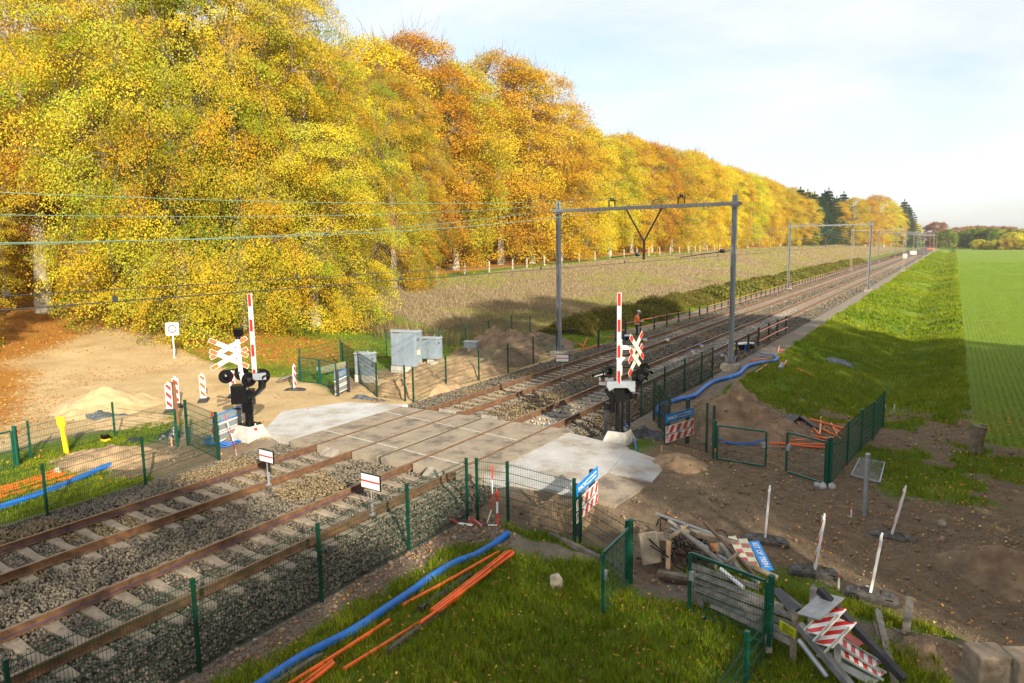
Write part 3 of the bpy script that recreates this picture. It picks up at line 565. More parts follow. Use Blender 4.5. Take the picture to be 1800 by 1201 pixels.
def scatter(n,x0,x1,y0,y1,key,thr,rg,clump=0,cs=.08):
    if clump: m=n//clump; x=np.repeat(rg.uniform(x0,x1,m),clump)+rg.normal(size=m*clump)*cs; y=np.repeat(rg.uniform(y0,y1,m),clump)+rg.normal(size=m*clump)*cs
    else: x=rg.uniform(x0,x1,n);y=rg.uniform(y0,y1,n)
    k=masks(x,y); v=k[key]+(fbm(x,y,2.2,5)-.5)*.7; q=(v>thr)&~((y>14.6)&(y<20.9)&(x>-21.6)&(x<-6.2)); return x[q],y[q]
rg=np.random.default_rng(77)
def gcol(x,y,rg,dry=.12):
    n=len(x); f=np.clip(fbm(x,y,.6,40)*.6+fbm(x,y,.13,44)*.9-.25,0,1)[:,None]; c=np.array([.11,.22,.012])*(1-f)+np.array([.33,.37,.02])*f; c=c*rg.uniform(.55,1.5,n)[:,None]; d=rg.random(n)<dry; c[d]=np.array([.34,.27,.08])*rg.uniform(.6,1.1,d.sum())[:,None]; return c
X1=[];Y1=[];H1=[];W1=[]
for (n,x0,x1,y0,y1,h0,h1,wd,cl) in ((150000,-9.2,2.2,5,13.4,.05,.20,.009,14),(80000,-9,6,16,30,.05,.17,.014,12),(90000,-9,1.4,30,62,.06,.20,.024,12),(70000,-9,1.2,62,170,.1,.28,.07,10),(50000,-9.2,1.4,170,420,.15,.35,.2,6)):
    x,y=scatter(n,x0,x1,y0,y1,'g',.55,rg,cl,.05 if y0<16 else .12); X1.append(x);Y1.append(y);H1.append(rg.uniform(h0,h1,len(x))*(.5+fbm(x,y,.8,2)));W1.append(np.full(len(x),wd))
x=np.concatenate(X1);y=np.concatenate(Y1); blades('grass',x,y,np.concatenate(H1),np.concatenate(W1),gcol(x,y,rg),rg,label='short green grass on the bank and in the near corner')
X1=[];Y1=[];H1=[];W1=[]
for (n,x0,x1,y0,y1,h0,h1,wd,cl) in ((50000,-25,-18.8,5,15.5,.05,.16,.012,12),(70000,-45,-18.7,17,52,.06,.18,.022,12),(30000,-26,-19.6,52,170,.1,.3,.05,8)):
    x,y=scatter(n,x0,x1,y0,y1,'g',.55,rg,cl,.09); X1.append(x);Y1.append(y);H1.append(rg.uniform(h0,h1,len(x)));W1.append(np.full(len(x),wd))
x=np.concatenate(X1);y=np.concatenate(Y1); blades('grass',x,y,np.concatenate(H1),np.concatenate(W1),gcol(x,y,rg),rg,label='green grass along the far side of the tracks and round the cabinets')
n=300000; u=rg.random(n); y=38+ (420-38)*u**2.4; x=rg.uniform(-52,-26,n); k=masks(x,y); q=k['dry']+(fbm(x,y,1.1,6)-.5)*.4>.5; x=x[q];y=y[q]; f=fbm(x,y,.13,50); gr=(f>.5)&(rg.random(len(x))<.75)
C=np.where(gr[:,None],np.array([.37,.39,.07]),np.array([.42,.33,.19]))*rg.uniform(.5,1.3,len(x))[:,None]
blades('dry_field_stalks',x,y,rg.uniform(.09,.34,len(x))*np.where(gr,.6,1),np.interp(y,[38,180,420],[.025,.09,.3]),C,rg,.25,'dry brown stalks covering the field before the wood','stubble')
n=90000; x=np.round(rg.uniform(1.2,22,n)/.25)*.25+rg.normal(size=n)*.03; y=27+220*rg.random(n)**2.2; q=masks(x,y)['crop']>.5; x=x[q];y=y[q]
blades('crop_seedlings',x,y,rg.uniform(.05,.13,len(x)),np.interp(y,[27,85,250],[.012,.03,.08]),np.array([.21,.33,.025])*rg.uniform(.6,1.4,len(x))[:,None],rg,.4,'young green crop in thin rows on the right hand field','crop')
# tall dead weeds at the field corner
n=9000; x=rg.uniform(-43,-27,n); y=rg.uniform(31,42,n); q=np.abs(y-(37.5-.25*(x+30)))<2.2; x=x[q];y=y[q]; C=np.array([.34,.25,.12])*rg.uniform(.4,1.3,len(x))[:,None]
blades('dead_weeds',x,y,rg.uniform(.3,1.0,len(x)),np.full(len(x),.02),C,rg,.3,'tall dead weeds at the near corner of the brown field','weeds')
# fallen leaves
def leaves(name,n,x0,x1,y0,y1,rg,size,label,w=None,dens=.5):
    x=rg.uniform(x0,x1,n);y=rg.uniform(y0,y1,n); f=fbm(x,y,.5,90)+rg.random(n)*.35
    if w is not None: f=f+w(x,y)
    q=f>dens; x=x[q];y=y[q]; q=~((x>-18.9)&(x<-9.7)&(rg.random(len(x))<.93)); x=x[q];y=y[q]; n=len(x)
    z=np.maximum(Hh(x,y),np.where((x>-18.9)&(x<-9.6),ballast_z(x)+.02,-9))+rg.uniform(.015,.07,n); c=np.stack([x,y,z],1); V=leafquads(c,norm(np.array([0,0,1.])+rg.normal(size=(n,3))*.4),size*rg.uniform(.6,1.3,n),rg,.7)
    P=np.array([[.62,.24,.03],[.50,.13,.02],[.70,.42,.06],[.28,.13,.05],[.40,.17,.05]]); C=P[rg.integers(0,5,n)]*rg.uniform(.6,1.2,n)[:,None]
    return tag(link(name,np_mesh(name,V,np.arange(n*4).reshape(-1,4),np.repeat(C,4,0),[LEAFN])),label,'leaves',kind='stuff')
leaves('fallen_leaves',17000,-9.4,5,6,33,rg,.06,'orange leaves lying on the near grass and mud',dens=.62,w=lambda x,y:np.where((y>12.5)&(x>-8)&(x<1)&(y<19.5),-.17,.03))
leaves('fallen_leaves',60000,-60,-19,4,46,rg,.09,'orange leaf litter under the beeches by the dirt track',w=lambda x,y: masks(x,y)['lit']*.55-.25,dens=.62)
# bramble hedge
def hedge(y0,y1,name,label,h0=1.5):
    rg=np.random.default_rng(int(y0)+5); n=int((y1-y0)*2100 if y0<75 else (y1-y0)*700); y=rg.uniform(y0,y1,n); cx=-23.2-.2*np.sin(y*.2); hw=2.1+.5*np.sin(y*.35)+.3*np.sin(y*.9); hgt=h0*(.6+.45*vnoise(y,y*0,.35,4)+.35*vnoise(y,y*0,1.1,9))*np.interp(y,[y0,y0+2,y1-1,y1],[.3,1,1,.7])
    a=rg.uniform(0,math.pi,n); r=rg.uniform(.75,1.06,n)*(1+.18*(fbm(y,a*3,1.2,3)-.5)*2); x=cx+hw*np.cos(a)*r; z=Hh(x,y)+np.sin(a)*hgt*r
    p=np.stack([x,y,z],1); nn_=norm(np.stack([np.cos(a),0*a,np.sin(a)+.3],1)+rg.normal(size=(n,3))*.7); s=np.where(y0<75,.11,.22); V=leafquads(p,nn_,float(s)*rg.uniform(.7,1.4,n),rg,.7)
    f=fbm(y,a*2+x,.7,8)[:,None]; C=(np.array([.09,.13,.025])*(1-f)+np.array([.29,.25,.055])*f)*rg.uniform(.5,1.7,n)[:,None]; rd=rg.random(n)<.09; C[rd]=np.array([.26,.12,.04])
    t=thing(name,label,'hedge',(0,0,0)); link('foliage',np_mesh('foliage',V,np.arange(n*4).reshape(-1,4),np.repeat(C,4,0),[LEAF]),t)
    b=MB(); k=24
    vs=[];ysx=np.linspace(y0,y1,60)
    for yy in ysx:
        hw_=2.1+.5*math.sin(yy*.35)+.3*math.sin(yy*.9); hg=h0*(.75+.35*float(vnoise(yy,0,.35,4))+.2*float(vnoise(yy,0,1.1,9)))*np.interp(yy,[y0,y0+2,y1-1,y1],[.3,1,1,.7])
        for j in range(9): aa=math.pi*j/8; xx=-23.2-.2*math.sin(yy*.2)+hw_*math.cos(aa)*.8; vs.append((xx,yy,ground(xx,yy)+math.sin(aa)*hg*.78*min(1,(yy-y0)/3)-.1))
    b.add(vs,[(i*9+j,i*9+j+1,(i+1)*9+j+1,(i+1)*9+j) for i in range(59) for j in range(8)]); b.build('stems',mat('dark_undergrowth',(.05,.055,.02),.95,c2=(.02,.022,.01),scale=9),t); return t
hedge(44.5,76,'bramble_hedge','dark green bramble hedge behind the worker in orange',1.2)
hedge(77,230,'bramble_hedge','long sunlit bramble hedge running on between brown field and rails',1.15)

# clods and pebbles on the mud
rgc=np.random.default_rng(9); n=36000; x=np.concatenate([rgc.uniform(-9,6,n),rgc.uniform(-26,-18.7,9000),rgc.uniform(-9.5,-7.9,14000)]); y=np.concatenate([rgc.uniform(10,32,n)**1.0,rgc.uniform(9,40,9000),rgc.uniform(4,13.5,14000)]); k=masks(x,y); q=((k['dirt']+(fbm(x,y,2,66)-.5)*.5>.45)|((x<-7.9)&(x>-9.5)&(y<13.6)&(k['g']<.5)))&~((y>14.8)&(y<20.6)&(x>-21.5)&(x<-6.4)); x=x[q];y=y[q]; n=len(x)
s_=rgc.uniform(.006,.022,n)*(1+2.2*(rgc.random(n)<.05)); C=np.array([.22,.15,.095])*rgc.uniform(.55,1.4,n)[:,None]; pb=rgc.random(n)<.06; C[pb]=np.array([.36,.32,.27])*rgc.uniform(.6,1.3,pb.sum())[:,None]
tag(link('soil_clods',stones('soil_clods',np.stack([x,y,Hh(x,y)+s_*.3],1),s_,C,rgc)),'brown clods and small pebbles strewn over the mud','clods',kind='stuff')
# ---------------- placing helpers
def PZ(px,py,z): return G(px,py,z)
def V3(x,y,z=0): return Vector((x,y,z))
def clipx(poly,L):
    for s,lim in ((1,0),(-1,L)):
        o=[]
        for i in range(len(poly)):
            a,b_=poly[i],poly[(i+1)%len(poly)]; ia=(a[0]-lim)*s>=0; ib=(b_[0]-lim)*s>=0
            if ia: o.append(a)
            if ia!=ib: t_=(lim-a[0])/(b_[0]-a[0]); o.append((lim,a[1]+t_*(b_[1]-a[1])))
        poly=o
        if len(poly)<3: return []
    return poly
def striped(b,o,ax,ay,L,W,per,slant,th,both=True,off=0,margin=.012,mi=1,lip=True):
    """white board with slanted coloured stripes; o = lower left corner"""
    o=Vector(o); ax=Vector(ax).normalized(); ay=Vector(ay).normalized(); n=ax.cross(ay).normalized()
    b.mi=0; b.prism([(0,0),(L,0),(L,W),(0,W)],o,ax,ay,th)
    b.mi=mi; x=-abs(slant)*W*2+off
    for sd_ in ((1,-1) if both else (1,)):
        x=-abs(slant)*W*2+off
        while x<L+abs(slant)*W:
            p=clipx([(x,0),(x+per/2,0),(x+per/2+slant*W,W),(x+slant*W,W)],L)
            p=[(min(max(u,margin),L-margin),min(max(v,margin),W-margin)) for u,v in p] if p else []
            if len(p)>=3: b.prism(p,o+n*sd_*(th/2+.0012),ax,ay,.002)
            x+=per
    b.mi=0
# ---------------- mesh fences
def fence(name,label,pts,height=1.5,vert=True,postw=.06,group=None,pm=None,wm_=None,closed=True,hs=.2,base=None,over=0,cat='mesh fence',vs=.05,panels=None,hdouble=True):
    pm=pm or GREEND; wm_=wm_ or GREEND; P=[V3(x,y,(ground(x,y) if base is None else base)) for x,y in pts]
    t=thing(name,label,cat,P[0],0,group)
    for i,p in enumerate(P):
        b=MB(); b.box(p+V3(0,0,height/2-.12),(postw,postw*.8,height+.26)); b.box(p+V3(0,0,height+.02),(postw+.012,postw*.8+.012,.02))
        for q in range(4): b.box(p+V3(0,0,.2+q*(height-.3)/3),(postw+.02,postw*.8+.02,.03))
        b.build('post',pm,t,world=True)
    for i in range(len(P)-1):
        if panels is not None and not panels[i]: continue
        a,c=P[i],P[i+1]; d=(c-a); L=V3(d.x,d.y).length; u=d/L; b=MB(); z0=.06; z1=height-.02; nrm_=V3(-u.y,u.x).normalized()
        k=int((z1-z0)/hs)
        for j in range(k+1):
            for q in ((-.006,.006) if hdouble else (0,)): b.tube([a+u*.02+V3(0,0,z0+j*hs)+nrm_*q,c-u*.02+V3(0,0,z0+j*hs)+nrm_*q],.0048,4,cap=False)
        if vert:
            s=.03
            while s<L:
                b.tube([a+u*s+V3(0,0,z0-.03),a+u*s+V3(0,0,z1+.03)],.0036,3,cap=False); s+=vs
        b.build('wire_panel',wm_,t,world=True)
    return t
def gate(name,label,p0,p1,height=1.35,group=None,bigpost=0,m=None,latch=True,dz=.05):
    m=m or GREEN; p0=V3(*p0,ground(*p0)+dz); p1=V3(*p1,ground(*p1)+dz); p1.z=p0.z=(p0.z+p1.z)/2; t=thing(name,label,'gate',p0,0,group); d=p1-p0; L=d.length; u=d/L
    b=MB(); U=V3(0,0,height)
    for a,c in ((p0,p0+U),(p1,p1+U)): b.bar(a,c,.05,.05)
    b.bar(p0+u*.026,p1-u*.026,.045,.048); b.bar(p0+U+u*.026,p1+U-u*.026,.045,.048); b.build('gate_frame',m,t,world=True)
    b=MB(); s=.06
    while s<L-.03: b.tube([p0+u*s+V3(0,0,.02),p0+u*s+V3(0,0,height-.02)],.0032,3,cap=False); s+=.05
    for j in range(1,7): b.tube([p0+V3(0,0,j*height/7),p1+V3(0,0,j*height/7)],.005,4,cap=False)
    b.build('wire_panel',m,t,world=True)
    if latch: b=MB(); b.box(p1+V3(0,0,height*.62)-u*.05,(.09,.09,.16)); b.bar(p1+V3(0,0,height*.66),p1+V3(0,0,height*.66)-u*.16,.02,.02); b.build('latch',STEEL,t,world=True)
    if bigpost:
        q=p0 if bigpost>0 else p1; q=q-u*.08*bigpost; b=MB(); b.lathe(V3(q.x,q.y,0),[(.05,q.z-.3),(.05,q.z+height+.1),(.056,q.z+height+.1),(.056,q.z+height+.13),(.03,q.z+height+.15)],16); b.build('gate_post',m,t,world=True,smooth=True)
    return t
gp='green mesh fences'
fence('mesh_fence','long green mesh fence beside the nearer rail in the foreground',[(-9.55,-1.5),(-9.55,1.0),(-9.52,3.55),(-9.53,6.07),(-9.5,8.55),(-9.58,11.12),(-9.48,13.15)],group=gp)
fence('mesh_fence','short green mesh fence closing the crossing corner, with red and white tape',[(-9.27,13.27),(-8.49,13.39),(-6.67,13.2)],group=gp)
fence('mesh_fence','bright green open mesh fence leaf beside the crossing warning sign',[(-6.6,13.35),(-5.08,12.3)],group=gp,pm=GREEN,wm_=GREEN,height=1.16)
gate('mesh_gate','small green mesh gate standing open on the near grass',(-4.95,12.1),(-4.91,10.82),1.08,bigpost=1)
gate('mesh_gate','green mesh gate in front of the heap of old planks',(-2.22,11.12),(-3.6,11.56),1.06,bigpost=1)
fence('mesh_fence','green mesh fence running out of the bottom edge beside the plank heap',[(-2.12,10.95),(-2.22,9.9),(-2.4,7.6)],group=gp,pm=GREEN,wm_=GREEND,height=.85)
fence('mesh_fence','dark green mesh fence climbing away beside the scattered orange pipes',[(-2.4,19.5),(-2.25,21.6),(-2.1,23.7),(-1.95,25.8),(-1.8,27.9)],group=gp,pm=GREEN,wm_=GREEN,height=1.3,hs=.16)
gate('mesh_gate','green mesh gate near the brown earth heap, left leaf of the pair',(-5.55,20.2),(-4.17,20.14),1.0,bigpost=1)
gate('mesh_gate','green mesh gate leaf next to the dark climbing fence, right leaf of the pair',(-2.55,19.6),(-3.62,20.16),1.12,bigpost=1)
fence('mesh_fence','green mesh fence between the warning sign and the gate by the earth heap',[(-7.35,21.2),(-5.95,20.5),(-5.7,20.35)],group=gp)
fence('mesh_fence','green mesh fence beyond the right barrier, between rails and blue pipe',[tuple(G(*p)[:2]) for p in ((1127,732),(1168,710),(1203,690),(1233,673),(1252,664))],group=gp,pm=GREEND)
fence('mesh_fence','short green fence piece where the blue pipe bends',[(-8.9,24.0),(-8.4,23.2),(-7.4,21.35)],group=gp)
fence('mesh_fence','green mesh fence at the left edge along the far rail',[(-18.4,3.0),(-18.4,5.5),(-18.37,8.08),(-18.52,10.65),(-18.76,13.13)],group=gp)
fence('mesh_fence','green mesh fence crossing behind the coil of blue cable',[(-18.95,13.25),(-21.15,13.7)],group=gp,postw=.075)
fence('mesh_fence','rear green mesh fence between the yellow marker and the sand heap',[(-21.35,13.45),(-24.4,13.1),(-24.3,10.4),(-23.95,9.9)],group=gp,pm=GREEN,height=1.22)
gate('mesh_gate','green gate cut by the left edge of the picture',(-23.75,9.7),(-23.5,7.6),1.1,bigpost=1)
fence('mesh_fence','green mesh fence along the far rail in front of the sand mounds',[tuple(G(*p)[:2]) for p in ((727,708),(784.5,685),(842,669),(893,656),(937.6,641),(978.6,627))],group=gp,pm=GREEND)
fence('mesh_fence','green mesh fence between the small cabinet and the crossing corner',[tuple(G(*p)[:2]) for p in ((603,652),(663,699),(712.5,707))],group=gp,pm=GREEND)
fence('mesh_fence','rear green mesh fence behind the metal cabinets',[(-27.2,23.9)]+[tuple(GT(*p)[:2]) for p in ((600,645),(680,628),(772,624),(819,610),(860,603),(900,592),(932,594))],group=gp,pm=GREEN)
gate('mesh_gate','green double gate leaf nearest the thin white beacon',(-26.65,23.35),(-25.25,23.3),1.15,dz=.05)
gate('mesh_gate','green double gate leaf nearest the small cabinet',(-25.15,23.3),(-23.6,22.8),1.15)
# ---------------- track boards with red line
def trackboard(label,x,y,z0,h,wd,ht,rz,glow=False):
    t=thing('track_board',label,'track sign',(x,y,z0),rz,'red striped boards on the rails')
    b=MB(); b.tube([(0,0,0),(0,0,h)],.014,8); b.tube([(.0,.03,0),(.0,.03,h*.55)],.018,8); b.box((0,0,.02),(.1,.12,.05)); b.box((0,.02,h*.5),(.06,.07,.03)); b.build('pole',STEEL,t)
    b=MB(); b.box((0,0,h+ht/2),(wd,.03,ht)); p=b.build('board',BLACK,t,bevel=.004)
    b=MB(); b.box((0,-.017,h+ht/2),(wd-.05,.004,ht-.05)); b.build('panel',WHITE,p)
    b=MB(); b.box((0,-.021,h+ht/2),(wd-.05,.003,.04)); b.build('stripe',RED,p)
trackboard('board with a red line on the far track, left of the crossing',-15.04,11.93,-.12,.62,.60,.35,-.05)
trackboard('board with a red line on the nearer track, left of the crossing',-11.18,11.72,-.12,.62,.64,.38,-.05)
trackboard('board with a red line on the far track, in front of the sand mounds',-15.04,28.6,-.12,.82,.62,.36,.35)
trackboard('board with a red line half hidden behind the right barrier',-11.18,24.9,-.12,.72,.62,.36,.35)
# ---------------- level crossing barriers
BRK=mat('grey_bracket',(.24,.27,.30),.55,.3,c2=(.18,.20,.22))
def disc_lamp(t,p,face,r,hood=True,arm=None,lab=None):
    f=Vector(face).normalized(); up=V3(0,0,1); s=up.cross(f).normalized(); M=Matrix((s,up,f)).transposed()
    b=MB(); b.lathe(p,[(r,-.012),(r,.012)],28,M=M); b.lathe(p,[(.10,.014),(.095,.09),(.02,.1)] if not hood else [(.10,.014),(.10,.05)],18,M=M); b.lathe(p,[(.02,-.14),(.085,-.11),(.10,-.016)],18,M=M)
    o=b.build('lamp',BLACK,t,smooth=True)
    if hood:
        b=MB(); vs=[];n=11
        for i in range(n):
            a=math.radians(-5+190*i/(n-1)); 
            for d,rr in ((.02,.125),(.30,.11+.02*math.sin(a))): vs.append(p+M@Vector((math.cos(a)*rr,math.sin(a)*rr*(.9 if d>.1 else 1)-(.07 if d>.1 else 0),d)))
        k=len(vs); vs+=[v+V3(0,0,.006) for v in vs]
        b.add(vs,[(2*i,2*i+1,2*i+3,2*i+2) for i in range(n-1)]+[(k+2*i,k+2*i+2,k+2*i+3,k+2*i+1) for i in range(n-1)]+[(2*i+1,k+2*i+1,k+2*i+3,2*i+3) for i in range(n-1)]); b.build('hood',BLACK,o,smooth=True)
    b=MB(); b.lathe(p+M@Vector((0,0,.02)),[(.085,0),(.08,.035),(.04,.05)],16,M=M); b.build('lens',mat('dark_red_lens',(.10,.006,.006),.15),o,smooth=True)
def crossbuck(t,c,ax,L=1.15,W=.145,ang=33,red=RED,wm_=WHITE):
    ax=Vector(ax).normalized(); up=V3(0,0,1)
    for k,sg in enumerate((1,-1)):
        a=math.radians(ang)*sg; u=ax*math.cos(a)+up*math.sin(a); v=-ax*math.sin(a)+up*math.cos(a); n=u.cross(v); o=Vector(c)-u*L/2-v*W/2+n*.018*(k*2-1)
        b=MB(); b.mi=0; b.prism([(0,0),(L,0),(L,W),(0,W)],o,u,v,.012)
        b.mi=1
        for s_ in (1,-1):
            for x0,x1 in ((.012,.25),(L-.25,L-.012)): b.prism([(x0,.01),(x1,.01),(x1,W-.01),(x0,W-.01)],o+n*s_*.0075,u,v,.002)
        b.build('cross_arm',[wm_,red],t)
def boom(t,x,y,z0,z1,wd,ax,th=.05,reds=None):
    ax=Vector(ax).normalized(); L=z1-z0; b=MB(); up=V3(0,0,1); b.mi=0; o=V3(x,y,z0)-ax*wd/2; b.prism([(0,0),(wd,0),(wd,L),(0,L)],o,ax,up,th); b.mi=1; n=ax.cross(up)
    seg=L/reds; 
    for i in range(reds):
        if i%2==(reds-1)%2:
            for s_ in (1,-1): b.prism([(.014,i*seg),(wd-.01,i*seg),(wd-.01,(i+1)*seg-.01),(.014,(i+1)*seg-.01)],o+n*s_*(th/2+.002),ax,up,.003)
    b.build('boom',[WHITE,RED],t,bevel=0)
def plinth(t,z0,h,w0,w1,m):
    b=MB(); a,c=w0/2,w1/2; b.add([(-a,-a,z0),(a,-a,z0),(a,a,z0),(-a,a,z0),(-a*.96,-a*.96,z0+h*.35),(a*.96,-a*.96,z0+h*.35),(a*.96,a*.96,z0+h*.35),(-a*.96,a*.96,z0+h*.35),(-c,-c,z0+h),(c,-c,z0+h),(c,c,z0+h),(-c,c,z0+h)],[(0,3,2,1),(8,9,10,11)]+[(i,(i+1)%4,4+(i+1)%4,4+i) for i in range(4)]+[(4+i,4+(i+1)%4,8+(i+1)%4,8+i) for i in range(4)])
    b.build('concrete_base',m,t,bevel=.02)
IR=Vector((.8508,.5255,0)); IV=Vector((-.5255,.8508,0))   # picture-right and picture-depth directions on the ground
CREAM=mat('cream_post_paint',(.66,.62,.50),.5,c2=(.58,.54,.43),scale=4)
bx_,by_=-19.65,15.0; zg=ground(bx_,by_)
tL=thing('level_crossing_barrier','left level crossing barrier with upright boom, crossbucks turned left','level crossing barrier',(bx_,by_,zg),0,'level crossing barriers')
plinth(tL,-.1,.52,.86,.58,PLINTH)
b=MB(); b.box((0,0,.44),(.62,.52,.03)); [b.lathe((sx*.26,sy*.2,.45),[(.025,0),(.025,.05)],8) for sx in(-1,1) for sy in (-1,1)]; b.build('foot_plate',BLACK,tL,bevel=.004)
b=MB(); b.lathe((0,0,.45),[(.135,0),(.135,.62),(.15,.63),(.15,.72),(.10,.74),(.10,1.1)],24); b.build('column',BLACK,tL,smooth=True)
b=MB(); b.box(IR*.02+V3(0,0,1.05)-IV*.12,(.36,.12,.40),Matrix.Rotation(.55,3,'Z')); b.box(-IR*.27+V3(0,0,1.46),(.50,.42,.62),Matrix.Rotation(.75,3,'Z')); b.box(IR*.05+V3(0,0,1.35),(.3,.3,.55),Matrix.Rotation(.55,3,'Z')); b.build('drive_box',BLACK,tL,bevel=.015)
b=MB(); a0=IR*.1+V3(0,0,1.35)-IV*.1; 
for q in (-.13,.13): b.tube([a0+IV*q,a0+IR*.22+V3(0,0,.12)+IV*q,a0+IR*.42+V3(0,0,.32)+IV*q,a0+IR*.46+V3(0,0,.62)+IV*q],.075,4,rs=[.08,.085,.085,.09])
b.build('counterweight_arm',BLACK,tL)
b=MB(); b.box(a0+IR*.36+V3(0,0,.72),(.42,.40,.22),Matrix.Rotation(.9,3,'Z')); b.build('boom_bracket',BRK,tL,bevel=.012)
b=MB(); po=-IR*.06; b.tube([po+V3(0,0,1.6),po-IR*.12+V3(0,0,2.2),po-IR*.16+V3(0,0,3.28)],.07,16,rs=[.085,.075,.07]); b.box(po-IR*.14+V3(0,0,2.75),(.18,.18,.03)); b.build('signal_pole',WHITE,tL,smooth=True)
b=MB(); q=po-IR*.14; b.lathe(q+V3(0,0,3.28),[(.07,0),(.09,.03),(.06,.10),(.08,.13)],16); b.box(q+IR*.03+V3(0,0,3.52),(.26,.22,.26),Matrix.Rotation(.5,3,'Z')@Matrix.Rotation(.15,3,'X')); b.build('bell_housing',BLACK,tL,bevel=.02)
xa=(IR*.92+IV*.35); cc_=po-IR*.42-IV*.12; crossbuck(tL,cc_+V3(0,0,3.02),xa,L=1.3,ang=28,red=ORED); crossbuck(tL,cc_+V3(0,0,2.66),xa,L=1.3,ang=28,red=ORED)
[MB().bar(po-IR*.12+V3(0,0,q),cc_+V3(0,0,q),.05,.05).build('mounting_arm',STEEL,tL) for q in (2.98,2.62)]
b=MB(); h=2.26; b.tube([po-IR*.56+V3(0,0,h-.02),po-IR*.3+V3(0,0,h+.04),po+IR*.3+V3(0,0,h)-IV*.0,po+IR*.62+V3(0,0,h+.02)],.022,8); b.tube([po-IR*.1-IV*.3+V3(0,0,h-.06),po-IR*.1+IV*.2+V3(0,0,h-.02)],.02,8); b.build('lamp_arm',BLACK,tL)
disc_lamp(tL,po-IR*.60+V3(0,0,2.06)-IV*.05,IV*.9-IR*.5,.235,False); disc_lamp(tL,po-IR*.20+V3(0,0,2.10)+IV*.25,IV*.9-IR*.5,.235,False)
disc_lamp(tL,po+IR*.22+V3(0,0,1.98)-IV*.25,IR*.62-IV*.75,.24); disc_lamp(tL,po+IR*.62+V3(0,0,2.05)-IV*.05,IR*.62-IV*.75,.24)
pb=a0+IR*.22-IV*.02; boom(tL,pb.x,pb.y,1.9,4.78,.135,IR*.97-IV*.22,.06,7)
bx_,by_=-8.6,20.15; zg=ground(bx_,by_)
tR=thing('level_crossing_barrier','right level crossing barrier with cream pole and crossbucks on its right side','level crossing barrier',(bx_,by_,zg),0,'level crossing barriers')
plinth(tR,-.1,.50,.84,.56,PLINTH)
b=MB(); b.box((0,0,.42),(.54,.46,.03)); [b.lathe((sx*.22,sy*.18,.43),[(.022,0),(.022,.05)],8) for sx in(-1,1) for sy in (-1,1)]; b.build('foot_plate',BLACK,tR,bevel=.004)
b=MB(); b.lathe((0,0,.43),[(.13,0),(.13,.78),(.09,.92),(.09,1.7)],24); b.build('column',BLACK,tR,smooth=True)
b=MB(); b.box(IR*.0+V3(0,0,1.55)+IV*.05,(.34,.30,.5),Matrix.Rotation(.55,3,'Z')); b.box(IR*.26+IV*.2+V3(0,0,1.55),(.30,.34,.38),Matrix.Rotation(.55,3,'Z')); b.lathe(IR*.44+IV*.1+V3(0,0,1.48),[(.13,-.09),(.13,.09)],16); b.build('drive_box',BLACK,tR,bevel=.015)
b=MB(); b.tube([-IR*.40+V3(0,0,1.78)-IV*.1,-IR*.32+V3(0,0,1.6)-IV*.1,-IR*.22+V3(0,0,1.42)-IV*.1,-IR*.24+V3(0,0,.98)-IV*.1],.07,4,rs=[.10,.11,.09,.075]); b.box(-IR*.36-IV*.1+V3(0,0,1.18),(.09,.12,.22)); b.build('counterweight_arm',BLACK,tR)
b=MB(); b.prism([(-.44,-.02),(-.36,-.18),(-.2,-.08),(.2,-.08),(.30,-.2),(.44,-.2),(.44,.12),(-.44,.12)],V3(0,0,1.88)-IV*.2,IR,V3(0,0,1),.22); b.build('boom_bracket',BRK,tR,bevel=.008)
b=MB(); po=IR*.03+IV*.1; b.lathe(po,[(.07,1.6),(.07,3.25)],16); b.box(po+V3(0,0,2.65),(.18,.18,.03)); b.build('signal_pole',CREAM,tR,smooth=True)
b=MB(); b.lathe(po+V3(0,0,3.25),[(.07,0),(.09,.03),(.06,.06)],16); b.box(po-IR*.01+V3(0,0,3.42),(.24,.22,.26),Matrix.Rotation(.7,3,'Z')); b.build('bell_housing',BLACK,tR,bevel=.02)
xa=(IR*.55+IV*.83); cc_=po+IR*.50; crossbuck(tR,cc_+V3(0,0,3.0),xa,L=1.3,W=.165,ang=38,wm_=CREAM); crossbuck(tR,cc_+V3(0,0,2.6),xa,L=1.3,W=.165,ang=38,wm_=CREAM)
[MB().bar(po+V3(0,0,q),cc_+V3(0,0,q),.05,.12).build('mounting_arm',WHITE,tR) for q in (3.0,2.64)]
b=MB(); h=2.36; b.tube([po-IR*.56+V3(0,0,h-.02),po-IR*.4+V3(0,0,h+.04),po+IR*.4+V3(0,0,h),po+IR*.66+V3(0,0,h-.04)],.022,8); b.build('lamp_arm',BLACK,tR)
disc_lamp(tR,po-IR*.55+V3(0,0,2.16)-IV*.05,-IR*.95-IV*.18,.22); disc_lamp(tR,po-IR*.32+V3(0,0,2.22)+IV*.2,-IR*.9-IV*.3,.22,False)
disc_lamp(tR,po+IR*.54+V3(0,0,2.08)-IV*.15,IR*.6-IV*.8,.27); disc_lamp(tR,po+IR*.78+V3(0,0,2.2)+IV*.25,IR*.6-IV*.8,.27)
pb=-IR*.06-IV*.28; boom(tR,pb.x,pb.y,1.95,4.72,.12,IR*.95-IV*.3,.06,7)
